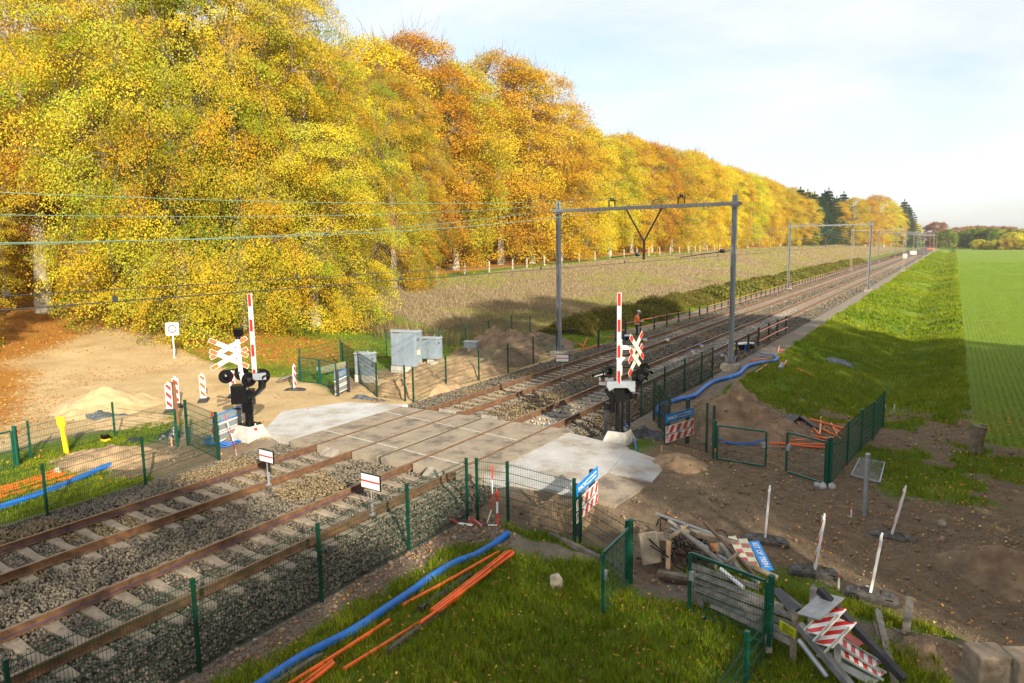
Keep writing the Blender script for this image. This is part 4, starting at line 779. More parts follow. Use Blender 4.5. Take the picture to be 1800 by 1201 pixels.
# ---------------- warning signs with boards
def wsign(label,p0,p1,zb,front=1,faded=False,length=None,text=True,posth=1.25):
    """two posts and three boards; front=1 shows the printed side towards the camera"""
    p0=V3(*p0,0);p1=V3(*p1,0); d=p1-p0; L=d.length; u=d/L; g0=ground(p0.x,p0.y); t=thing('warning_sign',label,'warning sign',(p0.x,p0.y,g0),0,'warning signs at the crossing')
    for p in (p0+u*.12,p1-u*.25):
        b=MB(); b.box(V3(p.x,p.y,g0+posth/2-.1)+V3(-u.y,u.x)*.06*front,(.11,.11,posth+.2)); b.build('post',POSTB,t,world=True,bevel=.008)
    n=V3(u.y,-u.x)
    o=V3(p0.x,p0.y,zb[0]); b=MB(); b.prism([(0,0),(L,0),(L,.26),(0,.26)],o,u,V3(0,0,1),.02)
    pl=b.build('name_board',SIGNBLUE if front>0 else mat('sign_back_blue_edge',(.36,.42,.44),.5,.3),t,world=True)
    if front>0 and text:
        no=n*.0125; M=frame(Vector(o)+no+u*.07+V3(0,0,.075)-Vector(t.location),u,(0,0,1)); txt('WACHT',.155,M,WHITE,pl,shear=.15)
        for k,s_ in enumerate(('tot het rode licht gedoofd is','er kan nog een trein komen')): txt(s_,.062,frame(Vector(o)+no+u*.66+V3(0,0,.155-.085*k)-Vector(t.location),u,(0,0,1)),WHITE,pl,shear=.15)
    if front<0:
        b=MB(); b.box(V3(0,0,0),(0.001,.001,.001)); b=MB()
        for z_ in (.005,.255): b.prism([(0,z_-.02),(L,z_-.02),(L,z_+.02),(0,z_+.02)],o,u,V3(0,0,1),.028)
        b.build('edge_trim',SIGNBLUE,t,world=True)
    for z_ in zb[1:]:
        b=MB(); o2=V3(p0.x,p0.y,z_)
        if front>0: striped(b,o2,u,V3(0,0,1),L,.24,.36,.55,.02,both=False,off=.05,margin=.015); b.build('striped_board',[WHITE,RED],t,world=True)
        else:
            b.prism([(0,0),(L,0),(L,.24),(0,.24)],o2,u,V3(0,0,1),.015)
            b.mi=1
            for q in (0,.24): b.prism([(0,q-.018),(L,q-.018),(L,q+.018),(0,q+.018)],o2,u,V3(0,0,1),.05)
            b.build('board_back',[mat('board_back_grey',(.34,.37,.36),.5,.3,c2=(.28,.31,.30)),WHITE],t,world=True)
    return t
a=G(1170,797); wsign('blue WACHT sign with two red and white boards beside the right barrier',(a.x,a.y),(a.x+.42,a.y+1.42),[.57,.22,-.06],posth=1.25)
wsign('blue WACHT sign seen at a sharp angle behind the green fence corner',(-6.82,13.62),(-7.0,15.1),[.50,.16,-.13],posth=1.2)
wsign('warning sign seen from behind, grey boards, beside the small cabinet',(-22.35,21.5),(-22.95,22.95),[.46,.12,-.2],front=-1,posth=1.15)
wsign('warning sign seen from behind, pale boards behind the left barrier',(-20.2,13.95),(-20.75,15.55),[.42,.10,-.22],front=-1,posth=1.0)
# ---------------- beacons
def beacon(label,p,rz,h=1.0,tilt=0,base='rubber',wd=.24,col=RED,lean=0,tiltv=0,grp='red and white beacons',dirt=False):
    z=ground(*p); t=thing('beacon',label,'beacon',(p[0],p[1],z),rz,grp)
    b=MB(); xs_=[-.48,-.40,-.30,-.1,.1,.30,.40,.48]; hz_=[.035,.075,.09,.115,.115,.09,.075,.035]; wy=[.15,.2,.2,.2,.2,.2,.2,.15]; vs=[]
    for q in range(8): vs+=[(xs_[q],-wy[q],-.02),(xs_[q],-wy[q],hz_[q]*.55),(xs_[q],-wy[q]*.72,hz_[q]),(xs_[q],wy[q]*.72,hz_[q]),(xs_[q],wy[q],hz_[q]*.55),(xs_[q],wy[q],-.02)]
    b.add(vs,[(q*6+k,q*6+k+1,q*6+6+k+1,q*6+6+k) for q in range(7) for k in range(5)]+[tuple(range(6)),tuple(42+k for k in range(6))[::-1]])
    for sx in (-1,1):
        b.box((sx*.2,0,.112),(.05,.16,.03)); b.mi=1; b.box((sx*.30,.0,.087),(.07,.14,.012)); b.box((sx*.30,-.165,.055),(.12,.03,.05)); b.box((sx*.30,.165,.055),(.12,.03,.05)); b.mi=0  # black blocks paint the shaded hollows of the foot, no real recesses
    b.build('rubber_foot',[DUSTY if dirt else RUBBER,BLACK],t,bevel=.006)
    R_=Matrix.Rotation(lean,3,'X')@Matrix.Rotation(tiltv,3,'Y'); ax=R_@V3(0,1,0); ay=R_@V3(0,0,1)
    b=MB(); o=V3(0,0,.13)-ax*wd/2; striped(b,o+ax*wd,ay,-ax,h,wd,.36,.9,.045,both=True,off=.06,margin=.02); b.prism([(wd*.36,h),(wd*.64,h),(wd*.60,h+.09),(wd*.40,h+.09)],o,ax,ay,.035)
    b.build('beacon_blade',[WHITE,col],t); return t
beacon('red and white beacon partly behind the brown wooden pole',G(299,724)[:2],-.75,1.02)
beacon('second beacon right behind the brown wooden pole, turned edge on',G(311,714)[:2],-.45,1.05)
beacon('orange and white beacon on the dirt track, left of the barrier',G(358,704)[:2],-.75,1.0,col=ORED)
beacon('red and white beacon standing just behind the left barrier',G(410,697)[:2],-.75,1.0)
beacon('thin edge on white beacon near the green double gate',G(519,688)[:2],.45,1.0)
for lab,px,py,rz,ln in (('white beacon on dusty rubber foot next to the blue train sign',1345,956,.22,.05),('white beacon in the middle of the muddy road, between the two others',1432,1004,.25,.12),('white beacon on black foot nearest the bottom edge',1530,1046,.12,.12),('white beacon furthest right, beside the galvanised pole',1568,938,.1,.19)):
    a=G(px,py); beacon(lab,(a.x,a.y),rz-.05,1.03,tiltv=ln,grp='edge on beacons on the muddy road',dirt=True)
# ---------------- cabinets
def cabinet(label,x,y,rz,w_,d_,h_,ph,doors,z=None,stub=False,name='signal_cabinet'):
    z=ground(x,y) if z is None else z; t=thing(name,label,'cabinet',(x,y,z),rz,'grey signalling cabinets')
    b=MB(); b.box((0,0,ph/2-.1),(w_*(.45 if stub else 1.04),d_*(.7 if stub else 1.1),ph+.2)); b.build('concrete_base',PLINTH,t,bevel=.015)
    b=MB(); b.box((0,0,ph+h_/2),(w_,d_,h_)); bd=b.build('body',GREY,t,bevel=.008)
    b=MB(); b.box((0,0,ph+h_+.02),(w_+.08,d_+.08,.04)); b.add([(-w_/2-.04,-d_/2-.04,ph+h_+.041),(w_/2+.04,-d_/2-.04,ph+h_+.041),(w_/2+.04,d_/2+.04,ph+h_+.041),(-w_/2-.04,d_/2+.04,ph+h_+.041),(-w_/2,0,ph+h_+.07),(w_/2,0,ph+h_+.07)],[(0,1,5,4),(2,3,4,5),(0,4,3),(1,2,5)]); b.build('roof',mat('pale_zinc_roof',(.42,.46,.50),.5,.3,c2=(.36,.40,.44)),t,bevel=.004)
    for i in range(doors):
        dw=(w_-.08)/doors; b=MB(); b.box((-w_/2+.04+dw*(i+.5),-d_/2-.009,ph+h_/2),(dw-.015,.014,h_-.08))
        for q in range(4): b.box((-w_/2+.04+dw*(i+.5),-d_/2-.018,ph+h_*.86-q*.03),(dw*.35,.006,.012)); b.box((-w_/2+.04+dw*(i+.5),-d_/2-.018,ph+h_*.12-q*.03+.06),(dw*.35,.006,.012))
        dr=b.build('door',GREY,t,bevel=.003); b=MB(); b.box((-w_/2+.04+dw*(i+.5)+(.1 if i==0 and doors>1 else 0),-d_/2-.03,ph+h_*.47),(.05,.04,.09)); b.lathe((-w_/2+.04+dw*(i+.5)+(.1 if i==0 and doors>1 else 0),-d_/2-.045,ph+h_*.47),[(.03,-.02),(.03,.02)],10); b.build('handle',STEEL,dr)
    if h_>.9:
        b=MB(); b.box((-w_*.28,-d_/2-.022,ph+h_-.045),(w_*.28,.008,.05)); b.build('name_plate',mat('brown_plate',(.16,.11,.08),.6),t)
        for sx,sy in ((-1,-1),(1,-1),(0,1),(1,1)): b=MB(); b.tube([(sx*w_*.46,sy*d_*.4,ph+h_+.03),(sx*w_*.46-.03,sy*d_*.4,ph+h_+.1),(sx*w_*.46,sy*d_*.4,ph+h_+.13),(sx*w_*.46+.03,sy*d_*.4,ph+h_+.1),(sx*w_*.46,sy*d_*.4,ph+h_+.03)],.008,6); b.build('lifting_eye',STEEL,t)
        b=MB(); [b.box((w_/2+.006,-d_*.1,ph+h_*.82-q*.035),(.012,d_*.35,.014)) for q in range(4)]; b.build('vent',mat('dark_vent',(.08,.07,.06),.8),t)
    return t,bd
t,bd=cabinet('large grey double door metal cabinet, the tallest of the group',-23.85,28.05,.12,1.5,.62,1.78,.32,2)
b=MB(); b.box((.79,-.08,1.05),(.09,.2,.26)); b.build('socket_box',mat('beige_box',(.6,.58,.45),.5),t,bevel=.01); b=MB(); b.box((.85,-.08,1.23),(.03,.06,.05)); b.build('socket_cap',YELLOW,t)
cabinet('grey metal cabinet standing behind the large double door one',-24.1,30.5,.12,.95,.6,1.12,.32,1,stub=True)
t,_=cabinet('small grey single door cabinet on a pale concrete base beside the double gate',-23.75,24.9,.12,.88,.55,1.02,.34,1)
b=MB(); b.box((.02,-.29,.85),(.05,.02,.12)); b.build('lock_tag',YELLOW,t); b=MB(); b.box((.447,-.05,.85),(.012,.2,.22)); b.build('side_plate',mat('brown_plate2',(.14,.10,.07),.6),t)
cabinet('little dark grey box on a white stub near the rear fence',-24.0,34.1,.12,.78,.45,.36,.42,0,stub=True)
# ---------------- mounds
CL=[]
def mound(name,label,cx,cy,rx,ry,h,m,seed=0,rot=0,power=1.4,group=None,cat='heap',rough=.6,n=56):
    vs=[];fs=[]; c_,s_=math.cos(rot),math.sin(rot)
    for j in range(n+1):
        for i in range(n+1):
            u=i/n*2-1;v=j/n*2-1; x=u*rx*1.15;y=v*ry*1.15; X_=cx+x*c_-y*s_;Y_=cy+x*s_+y*c_; r=math.hypot(u*1.15,v*1.15)*(1+.30*(float(fbm(X_,Y_,.9,seed))-.5)*2)
            k=max(0,1-r); z=h*(k**(1/power) if power<1 else (1-(1-k)**power)*k**.25)*(1+rough*(float(fbm(X_,Y_,1.6,seed+3))-.5)*2) if r<1 else 0
            z+=((.12*h+.16*(rough>.1))*(float(fbm(X_,Y_,3.5,seed+9))-.5))*min(1,(1-r)*4) if r<1 else 0; vs.append((X_,Y_,ground(X_,Y_)+z-.03-.08*max(0,min(1,(r-.97)/.1))))
    for j in range(n):
        for i in range(n): a_=j*(n+1)+i; fs.append((a_,a_+1,a_+n+2,a_+n+1))
    b=MB(); b.add(vs,fs); o=b.build(name,m,None,smooth=True,loc=(cx,cy,ground(cx,cy)))
    if rough>.1:
        rq=np.random.default_rng(seed); va=np.array(vs).reshape(n+1,n+1,3); q=260 if h>.6 else 120; k=rq.integers(3,n-3,(q,2)); pc=va[k[:,0],k[:,1]]; ok=pc[:,2]>Hh(pc[:,0],pc[:,1])-.02; CL.append((pc[ok]+rq.normal(size=(ok.sum(),3))*[.04,.04,0],rq.uniform(.012,.05,ok.sum())*(.6+.8*(rq.random(ok.sum())<.2))))
    return tag(o,label,cat,group)
SAND=mat('yellow_sand',(.60,.42,.22),.95,c2=(.46,.31,.15),scale=3,bump=.5,bscale=30); SOIL=mat('sandy_soil',(.42,.28,.145),.95,c2=(.22,.14,.08),scale=1.6,bump=.8,bscale=14); SOILD=mat('dark_soil',(.27,.18,.105),.95,c2=(.13,.085,.05),scale=1.8,bump=.9,bscale=14)
gm='sand mounds along the far rail'
mound('soil_mound','yellow sand mound nearest the crossing, behind the rail fence',-20.6,24.9,1.9,2.4,1.0,SOIL,1,.2,1.6,gm)
mound('soil_mound','brown sandy mound second from the crossing',-20.5,28.6,1.6,2.6,.85,SOIL,2,0,1.5,gm)
mound('soil_mound','low brown mound third from the crossing',-20.6,32.6,1.5,2.8,.85,SOILD,3,0,1.5,gm)
mound('soil_mound','tall pointed brown mound beside the rear fence',-23.2,36.2,2.9,3.2,1.25,SOILD,4,.2,1.5,gm)
mound('soil_mound','wide dark mound next to the left foot of the overhead line portal',-21.8,38.6,2.2,3.2,1.05,SOILD,5,0,1.5,gm)
mound('soil_mound','big brown earth heap beside the blue pipe behind the warning sign',-6.35,25.2,2.2,2.8,1.25,SOILD,6,.3,1.35)
mound('soil_mound','low brown earth heap where the blue pipe bends',-7.9,25.4,1.2,1.8,.65,SOILD,7,.3,1.5)
mound('sand_heap','smooth yellow sand heap on the dirt track at left',-29.6,15.6,2.2,2.3,.95,SAND,8,.3,1.35,rough=.08)
mound('sand_heap','flat spread of pale sand beside the brown wooden pole',-26.0,14.7,2.4,1.3,.22,SAND,9,.2,1.4)
mound('soil_mound','rubbly earth heap between the left fences',-21.8,11.6,2.0,1.3,.45,SOIL,10,.6,1.4,rough=.5)
mound('soil_mound','low muddy heap at the right border',1.2,16.3,1.2,1.3,.5,SOILD,11,0,1.4)
mound('sand_heap','small sandy ridge in front of the blue warning sign',-6.3,19.1,.9,1.0,.28,SOIL,12,.3,1.4)
mound('soil_mound','small earth heap beside the concrete blocks',.05,12.4,.7,.7,.22,SOILD,13,0,1.4)
mound('soil_mound','earth bump between crossing slab and the sharply angled warning sign',-7.6,14.3,.9,.8,.30,SOIL,14,0,1.4)

rq=np.random.default_rng(5); pc=np.concatenate([c_[0] for c_ in CL]); ss=np.concatenate([c_[1] for c_ in CL]); C=np.array([.36,.25,.14])*rq.uniform(.45,1.3,len(pc))[:,None]
tag(link('heap_clods',stones('heap_clods',pc,ss,C,rq)),'loose clods and stones lying on the earth heaps','clods',kind='stuff')
# ---------------- pipes
def crv(pts,r,m,name,label,cat,group=None,n=10,samples=10,corr=0,dz=0,closed=False):
    """smooth tube through ground pixels or points"""
    P=[Vector(p) for p in pts]; out=[]
    for i in range(len(P)-1):
        p0=P[max(i-1,0)];p1=P[i];p2=P[i+1];p3=P[min(i+2,len(P)-1)]
        for k in range(samples):
            t_=k/samples; out.append(.5*((2*p1)+(-p0+p2)*t_+(2*p0-5*p1+4*p2-p3)*t_*t_+(-p0+3*p1-3*p2+p3)*t_**3))
    out.append(P[-1]); 
    b=MB()
    if corr:
        o2=[];rs=[]; L=0
        for i in range(len(out)-1):
            s=(out[i+1]-out[i]).length; k=max(1,int(s/corr))
            for j in range(k): o2.append(out[i].lerp(out[i+1],j/k)); rs.append(r*(1 if len(o2)%2 else .93))
        b.tube(o2,r,n,rs=rs)
    else: b.tube(out,r,n)
    o=b.build(name,m,None,smooth=True,loc=out[0]); return tag(o,label,cat,group)
def gpts(px,r,dz=0): 
    o=[]
    for q in px:
        a=GT(q[0],q[1],r+(q[2] if len(q)>2 else 0)+dz); a=Vector((a.x,a.y,ground(a.x,a.y)+r+(q[2] if len(q)>2 else 0)+dz)); o.append(a)
    return o
RIB=mat('ribbed_blue_pipe',(.012,.17,.60),.45,c2=(.01,.12,.47),scale=3)
crv(gpts([(440,1215),(528,1159),(617,1110.6),(679.5,1070),(722,1042.5),(757,1015),(800,990),(839,974.5),(870,957),(893.5,937.5)],.075,.0),.078,RIB,'blue_drain_pipe','thick blue ribbed pipe on the near grass beside the orange tubes','pipe','blue ribbed pipes',12,12,.022)
crv(gpts([(1172,732),(1158,727),(1155,720),(1161,713),(1177,706.7),(1198.7,701),(1220,696),(1233,685),(1246.7,675),(1260,669.5),(1278,664.6),(1295.5,659),(1303,653.6),(1311,645.6),(1323.6,640.7),(1345.6,636.5),(1360,634.6),(1366,631),(1362,627)],.09),.10,RIB,'blue_drain_pipe','thick blue ribbed pipe winding along the rail fence past the portal foot','pipe','blue ribbed pipes',10,8,.05)
crv(gpts([(-60,915),(0,893),(75,867),(130,845),(180,823),(200,815)],.085),.085,RIB,'blue_drain_pipe','thick blue ribbed pipe behind the left mesh fence','pipe','blue ribbed pipes',10,10,.03)
crv(gpts([(1172,733),(1188,736),(1199,748),(1188,760)],.07),.075,RIB,'blue_drain_pipe','blue ribbed pipe end disappearing behind the warning sign','pipe','blue ribbed pipes',10,8,.05)
def straight(px0,px1,r,m,name,label,cat,group,z0=0,z1=0,n=9):
    a=gpts([(*px0,z0)],r)[0]; c=gpts([(*px1,z1)],r)[0]; b=MB(); mid=(a+c)/2+V3(0,0,-.004*(a-c).length); b.tube([a,mid,c],r,n); o=b.build(name,m,None,smooth=True,loc=a); return tag(o,label,cat,group)
og='orange conduits on the near grass'
for i,(a_,c_,z_,lab) in enumerate([((708.6,1065),(876.6,970.6),0,'single thin orange tube lying nearest the blue pipe'),((757,1074),(891,970),.0,'upper left orange tube of the bundle beside the dark post'),((762,1076),(897,970),.035,'second orange tube of the bundle beside the dark post'),((770,1078),(902,971),.0,'third orange tube of the bundle beside the dark post'),((738,1098),(903,973),.03,'lowest long orange tube of the bundle beside the dark post'),((604,1177.5),(810,1049),.0,'long orange tube reaching furthest towards the bottom centre'),((505,1207),(684.5,1091),.0,'orange tube crossing the blue pipe side at the bottom edge'),((526,1207),(584,1163),.0,'short orange tube at the bottom edge, left of a pair'),((537,1208),(587,1166),.035,'short orange tube at the bottom edge, right of a pair')]):
    straight(a_,c_,.031,ORANGE,'orange_tube',lab,'tube',og,z_*1.3+.05,z_*1.3+.05)
def post(px0,px1,lab,wd=.1,m=None,z0=0,z1=0,name='fence_post',cat='post',group=None,point=True,hh=None,tipm=None):
    m=m or POSTB; hh=hh or wd; a=gpts([(*px0,z0)],hh/2)[0]; c=gpts([(*px1,z1)],hh/2)[0]; d=(c-a).normalized(); b=MB(); L=(c-a).length
    e=c-d*wd*2 if point else c
    s=d.cross(V3(0,0,1)).normalized(); u=s.cross(d); vs=[]
    for p,k in ((a,1),(e,1),(c,.06 if point else 1.0001)):
        vs+=[p+s*wd/2*i*k+u*hh/2*j*k for i,j in ((-1,-1),(1,-1),(1,1),(-1,1))]
    b.add(vs,[(0,3,2,1),(8,9,10,11)]+[(q*4+i,q*4+(i+1)%4,q*4+4+(i+1)%4,q*4+4+i) for q in (0,1) for i in range(4)])
    return tag(b.build(name,m,None,loc=a),lab,cat,group)
pg='dark pointed posts on the grass'
DT=mat('dark_post_muddy_tip',(.20,.17,.13),.9,c2=(.05,.05,.055),scale=1.6)
post((738,1073),(832,1008),'dark pointed post lying between the orange tubes',.085,POSTB,group=pg); post((681,1147),(787,1070),'dark pointed post with muddy tip lying below the orange tubes',.085,DT,group=pg); post((478,1207),(571,1149),'dark pointed post at the bottom edge beside the blue pipe',.085,DT,group=pg)
post((966,939),(1056,984),'dark square post lying along the green fence leaf',.10,DT,group=pg,point=False)
# left orange bundle
for i in range(13):
    yy=i*1.9; straight((-40,868+yy+ (i%3)*.6),(103+(i%4)*3 if i<9 else 130,825+yy*.62),.024,ORANGE,'orange_tube','orange tube in the thick bundle behind the left mesh fence','tube','orange tubes in the left bundle',.04*(i%3==1),.04*(i%3==1))
straight((-30,886),(131,828),.024,ORANGE,'orange_tube','upper orange tube sticking out past the left bundle','tube','orange tubes in the left bundle'); straight((-30,891),(136,834),.024,ORANGE,'orange_tube','lower orange tube sticking out past the left bundle','tube','orange tubes in the left bundle')
for i in range(3): straight((-30,900+i*3),(100+i*12,851+i*1.5),.03,mat('grey_tube',(.20,.21,.24),.5),'grey_tube','grey tube beside the left orange bundle','tube','grey tubes beside the left bundle')
# scattered ones on the right
sg='orange tubes scattered by the dark climbing fence'
PINK=mat('faded_orange_tube',(.80,.33,.22),.5,c2=(.72,.25,.15))
z5=lambda x,y:(1220+x/4.5,660+y/4.5)
for i,(a_,c_) in enumerate([((860,315),(990,465)),((1005,330),(995,465)),((920,345),(1215,430)),((1085,380),(1155,500)),((1015,425),(1160,500)),((945,480),(1120,520)),((645,525),(1120,490)),((600,537),(1100,550)),((740,548),(1090,578)),((1120,430),(1185,475))]):
    straight(z5(*a_),z5(*c_),.035,ORANGE if i not in (1,3) else PINK,'orange_tube',['steep orange tube next to the black tube pieces','faded upright looking orange tube','longest orange tube running up to the dark fence','faded orange tube crossing two others by the dark fence','orange tube just below the crossing ones','orange tube in the middle of the scattered group','thin orange tube at the left of the scattered group','lowest left orange tube pointing at the gate','orange tube lying along the gate top','short orange tube touching the dark fence'][i],'tube',sg,.05*(i%3),.03*(i%2))
z8=lambda x,y:(1260+x/8.18,590+y/8.18)
for a_,c_,m_,lab in (((485,365),(920,300),ORANGE,'orange tube under the end of the long blue pipe'),((560,525),(740,405),PINK,'faded orange tube beside the long blue pipe'),((930,485),(1000,360),PINK,'faded short tube crossing an orange one on the bank'),((890,370),(1050,435),ORANGE,'orange tube on the bank past the blue pipe end'),((1165,480),(1360,560),ORANGE,'orange tube lowest on the bank'),((880,230),(900,145),PINK,'short faded tube standing up near the blue table'),((915,225),(950,205),ORANGE,'tiny orange tube offcut on the bank')):
    straight(z8(*a_),z8(*c_),.04,m_,'orange_tube',lab,'tube','orange tubes on the bank by the portal')
z4=lambda x,y:(980+x/3.75,500+y/3.75)
for a_,c_,m_,lab in (((460,890),(580,825),ORANGE,'orange tube behind the right barrier, upper one'),((460,903),(605,832),PINK,'faded orange tube behind the right barrier, lower one'),((65,445),(290,400),ORANGE,'orange tube by the left portal foot'),((140,390),(170,415),ORANGE,'small crossing orange offcut by the left portal foot'),((335,352),(385,345),ORANGE,'orange tube lying before the worker')):
    straight(z4(*a_),z4(*c_),.045,m_,'orange_tube',lab,'tube','orange tubes near the rails')
post(z4(165,415),z4(198,352),'thin orange offcut standing askew by the left portal foot',.05,ORANGE,0,.5,'orange_tube','tube','orange tubes near the rails',False)
straight(z4(60,448),z4(150,425),.05,mat('grey_tube',(.2,.21,.24)),'grey_tube','grey tube by the left portal foot','tube',None)
for i,(a_,c_) in enumerate((((715,380),(775,320)),((735,385),(800,325)),((757,387),(822,332)))): post(z5(*a_),z5(*c_),'grey black plastic post offcut behind the brown heap, %s of three'%ordw[i],.14,POSTB,group='three post offcuts',point=False)
post(z5(848,340),z5(972,425),'dark bent plastic strip among the scattered orange tubes',.12,POSTB,point=False); post((1375,640),(1371,649),'grey blue offcut on the bank by the blue pipe end',.18,mat('grey_tube',(.2,.21,.24)),point=False)
# blue cable coils
def coil(px,R_,lab,n=3,sq=1.0,rz=0,r=.016):
    c=GT(*px); pts=[]
    for i in range(n*14): a=i/14*2*math.pi; k=R_*(1+.12*math.sin(a*.7+i*.2)); pts.append((c.x+k*math.cos(a),c.y+k*sq*math.sin(a),ground(c.x,c.y)+.03+.02*(i%5)+.03*math.sin(a*1.3)))
    crv(pts,r,BLUE,'blue_cable',lab,'cable','blue cables',5,3)
coil((394,777),.62,'coil of blue cable on the ground between fence corner and left barrier',5,.8); coil((1288,772),.95,'big loop of blue cable beside the brown earth heap',2,.8,r=.025)
crv(gpts([(1100,745,.3),(1112,768,.1),(1118,790),(1108,795)],.02),.025,BLUE,'blue_cable','blue cables hanging beside the right barrier base','cable','blue cables',6,6)
crv(gpts([(1195,756),(1225,762),(1262,768),(1285,775)],.02),.03,BLUE,'blue_cable','blue cable running from the warning sign to the earth heap','cable','blue cables',6,6)
for k,pp in enumerate(([(30,225),(120,285)],)): pass
crv(gpts([z8(570,225),z8(700,270),z8(830,275)],.02),.02,BLUE,'blue_cable','thin blue cable on the bank below the right blue table','cable','blue cables',5,6); crv(gpts([z8(500,270),z8(640,300),z8(770,300)],.02),.02,BLUE,'blue_cable','second thin blue cable on the bank below the right blue table','cable','blue cables',5,6)
# plastic sheets
def sheet(px,rx,ry,h,lab,m,seed,rz=0):
    c=GT(*px); n=16; b=MB(); vs=[]
    for j in range(n+1):
        for i in range(n+1):
            u=i/n*2-1;v=j/n*2-1; k=1-.25*abs(math.sin(3*math.atan2(v,u)+seed)); x=u*rx*k;y=v*ry*k; x,y=x*math.cos(rz)-y*math.sin(rz),x*math.sin(rz)+y*math.cos(rz); X_,Y_=c.x+x,c.y+y
            z=ground(X_,Y_)+.015+h*max(0,1-max(abs(u),abs(v))**2)*(float(vnoise(X_,Y_,3.2,seed))*.9+.2)+.06*h*math.sin(9*u+5*v+seed); vs.append((X_,Y_,z))
    b.add(vs,[(j*(n+1)+i,j*(n+1)+i+1,(j+1)*(n+1)+i+1,(j+1)*(n+1)+i) for j in range(n) for i in range(n)]); o=b.build('plastic_sheet',m,None,loc=c); s=o.modifiers.new('thick','SOLIDIFY'); s.thickness=.006; tag(o,lab,'plastic sheet')
BAG=mat('black_bag',(.025,.026,.03),.3,c2=(.015,.015,.018),scale=3,bump=.4)
sheet((1135,768),.75,.45,.4,'crumpled black plastic sheet beside the right barrier base',BAG,1,.3); sheet((648,703),.8,.3,.18,'crumpled grey black sheet on the sand near the small cabinet',mat('grey_bag',(.09,.10,.11),.6,c2=(.05,.055,.06)),2,.4); sheet((1475,638),.9,.5,.25,'dark blue grey bag lying on the green bank',mat('blue_grey_bag',(.10,.11,.15),.5),3,.2)
sheet((182,735),.9,.55,.35,'black net heap in front of the yellow sand heap',mat('black_net',(.04,.045,.05),.8,c2=(.15,.16,.17),scale=16),4,.2); sheet((300,768),.45,.2,.4,'dark cloth scrap on the rubble behind the left fence',BAG,5,.9); sheet((235,778),.35,.2,.2,'black scrap on the grass behind the left fence',BAG,7,.2); sheet((205,808),.5,.2,.12,'grey cloth around the end of the left blue pipe',mat('grey_bag',(.09,.10,.11)),6,.3)
# ---------------- overhead line portals
def hpost(t,x,y,z0,z1,m,w_=.2,lattice=False):
    b=MB(); b.mi=0
    if not lattice:
        for s_ in (-1,1): b.box((x+s_*w_/2,y,(z0+z1)/2),(.02,w_,z1-z0))
        b.box((x,y,(z0+z1)/2),(w_-.02,.02,z1-z0))
    else:
        for sx in (-1,1):
            for sy in (-1,1): b.bar((x+sx*.15,y+sy*.1,z0),(x+sx*.15,y+sy*.1,z1),.07,.07)
        z=z0+.3; k=1
        while z<z1-.5:
            for sy in (-1,1): b.bar((x-.15*k,y+sy*.1,z),(x+.15*k,y+sy*.1,z+.55),.03,.04)
            z+=.55;k=-k
    for a_ in (0,1,2,3): b.box((x+(.2 if a_%2 else -.2),y+(.1 if a_<2 else -.1),z0+.2),(.02,.16,.4),Matrix.Rotation(.3*(1 if a_%2 else -1),3,'Y'))
    b.build('mast',m,t,world=True)
    b=MB(); zg=min(ground(x,y),z0); b.add([(x+i*.48,y+j*.42,zg-.4) for i,j in ((-1,-1),(1,-1),(1,1),(-1,1))]+[(x+i*.42,y+j*.38,z0) for i,j in ((-1,-1),(1,-1),(1,1),(-1,1))],[(0,3,2,1),(4,5,6,7)]+[(i,(i+1)%4,4+(i+1)%4,4+i) for i in range(4)]); b.build('footing',OLDCON,t,world=True,bevel=.03)
STEELD=mat('weathered_mast_steel',(.34,.37,.40),.6,.45,c2=(.22,.22,.22),scale=2.5,detail=7,stretch=(3,3,.35)); STEELB=mat('brown_mast_steel',(.40,.31,.22),.75,.1,c2=(.26,.2,.15)); INS=mat('dark_insulator',(.03,.05,.05),.3); RUSTB=mat('rusty_bracket',(.13,.075,.045),.8,.2)
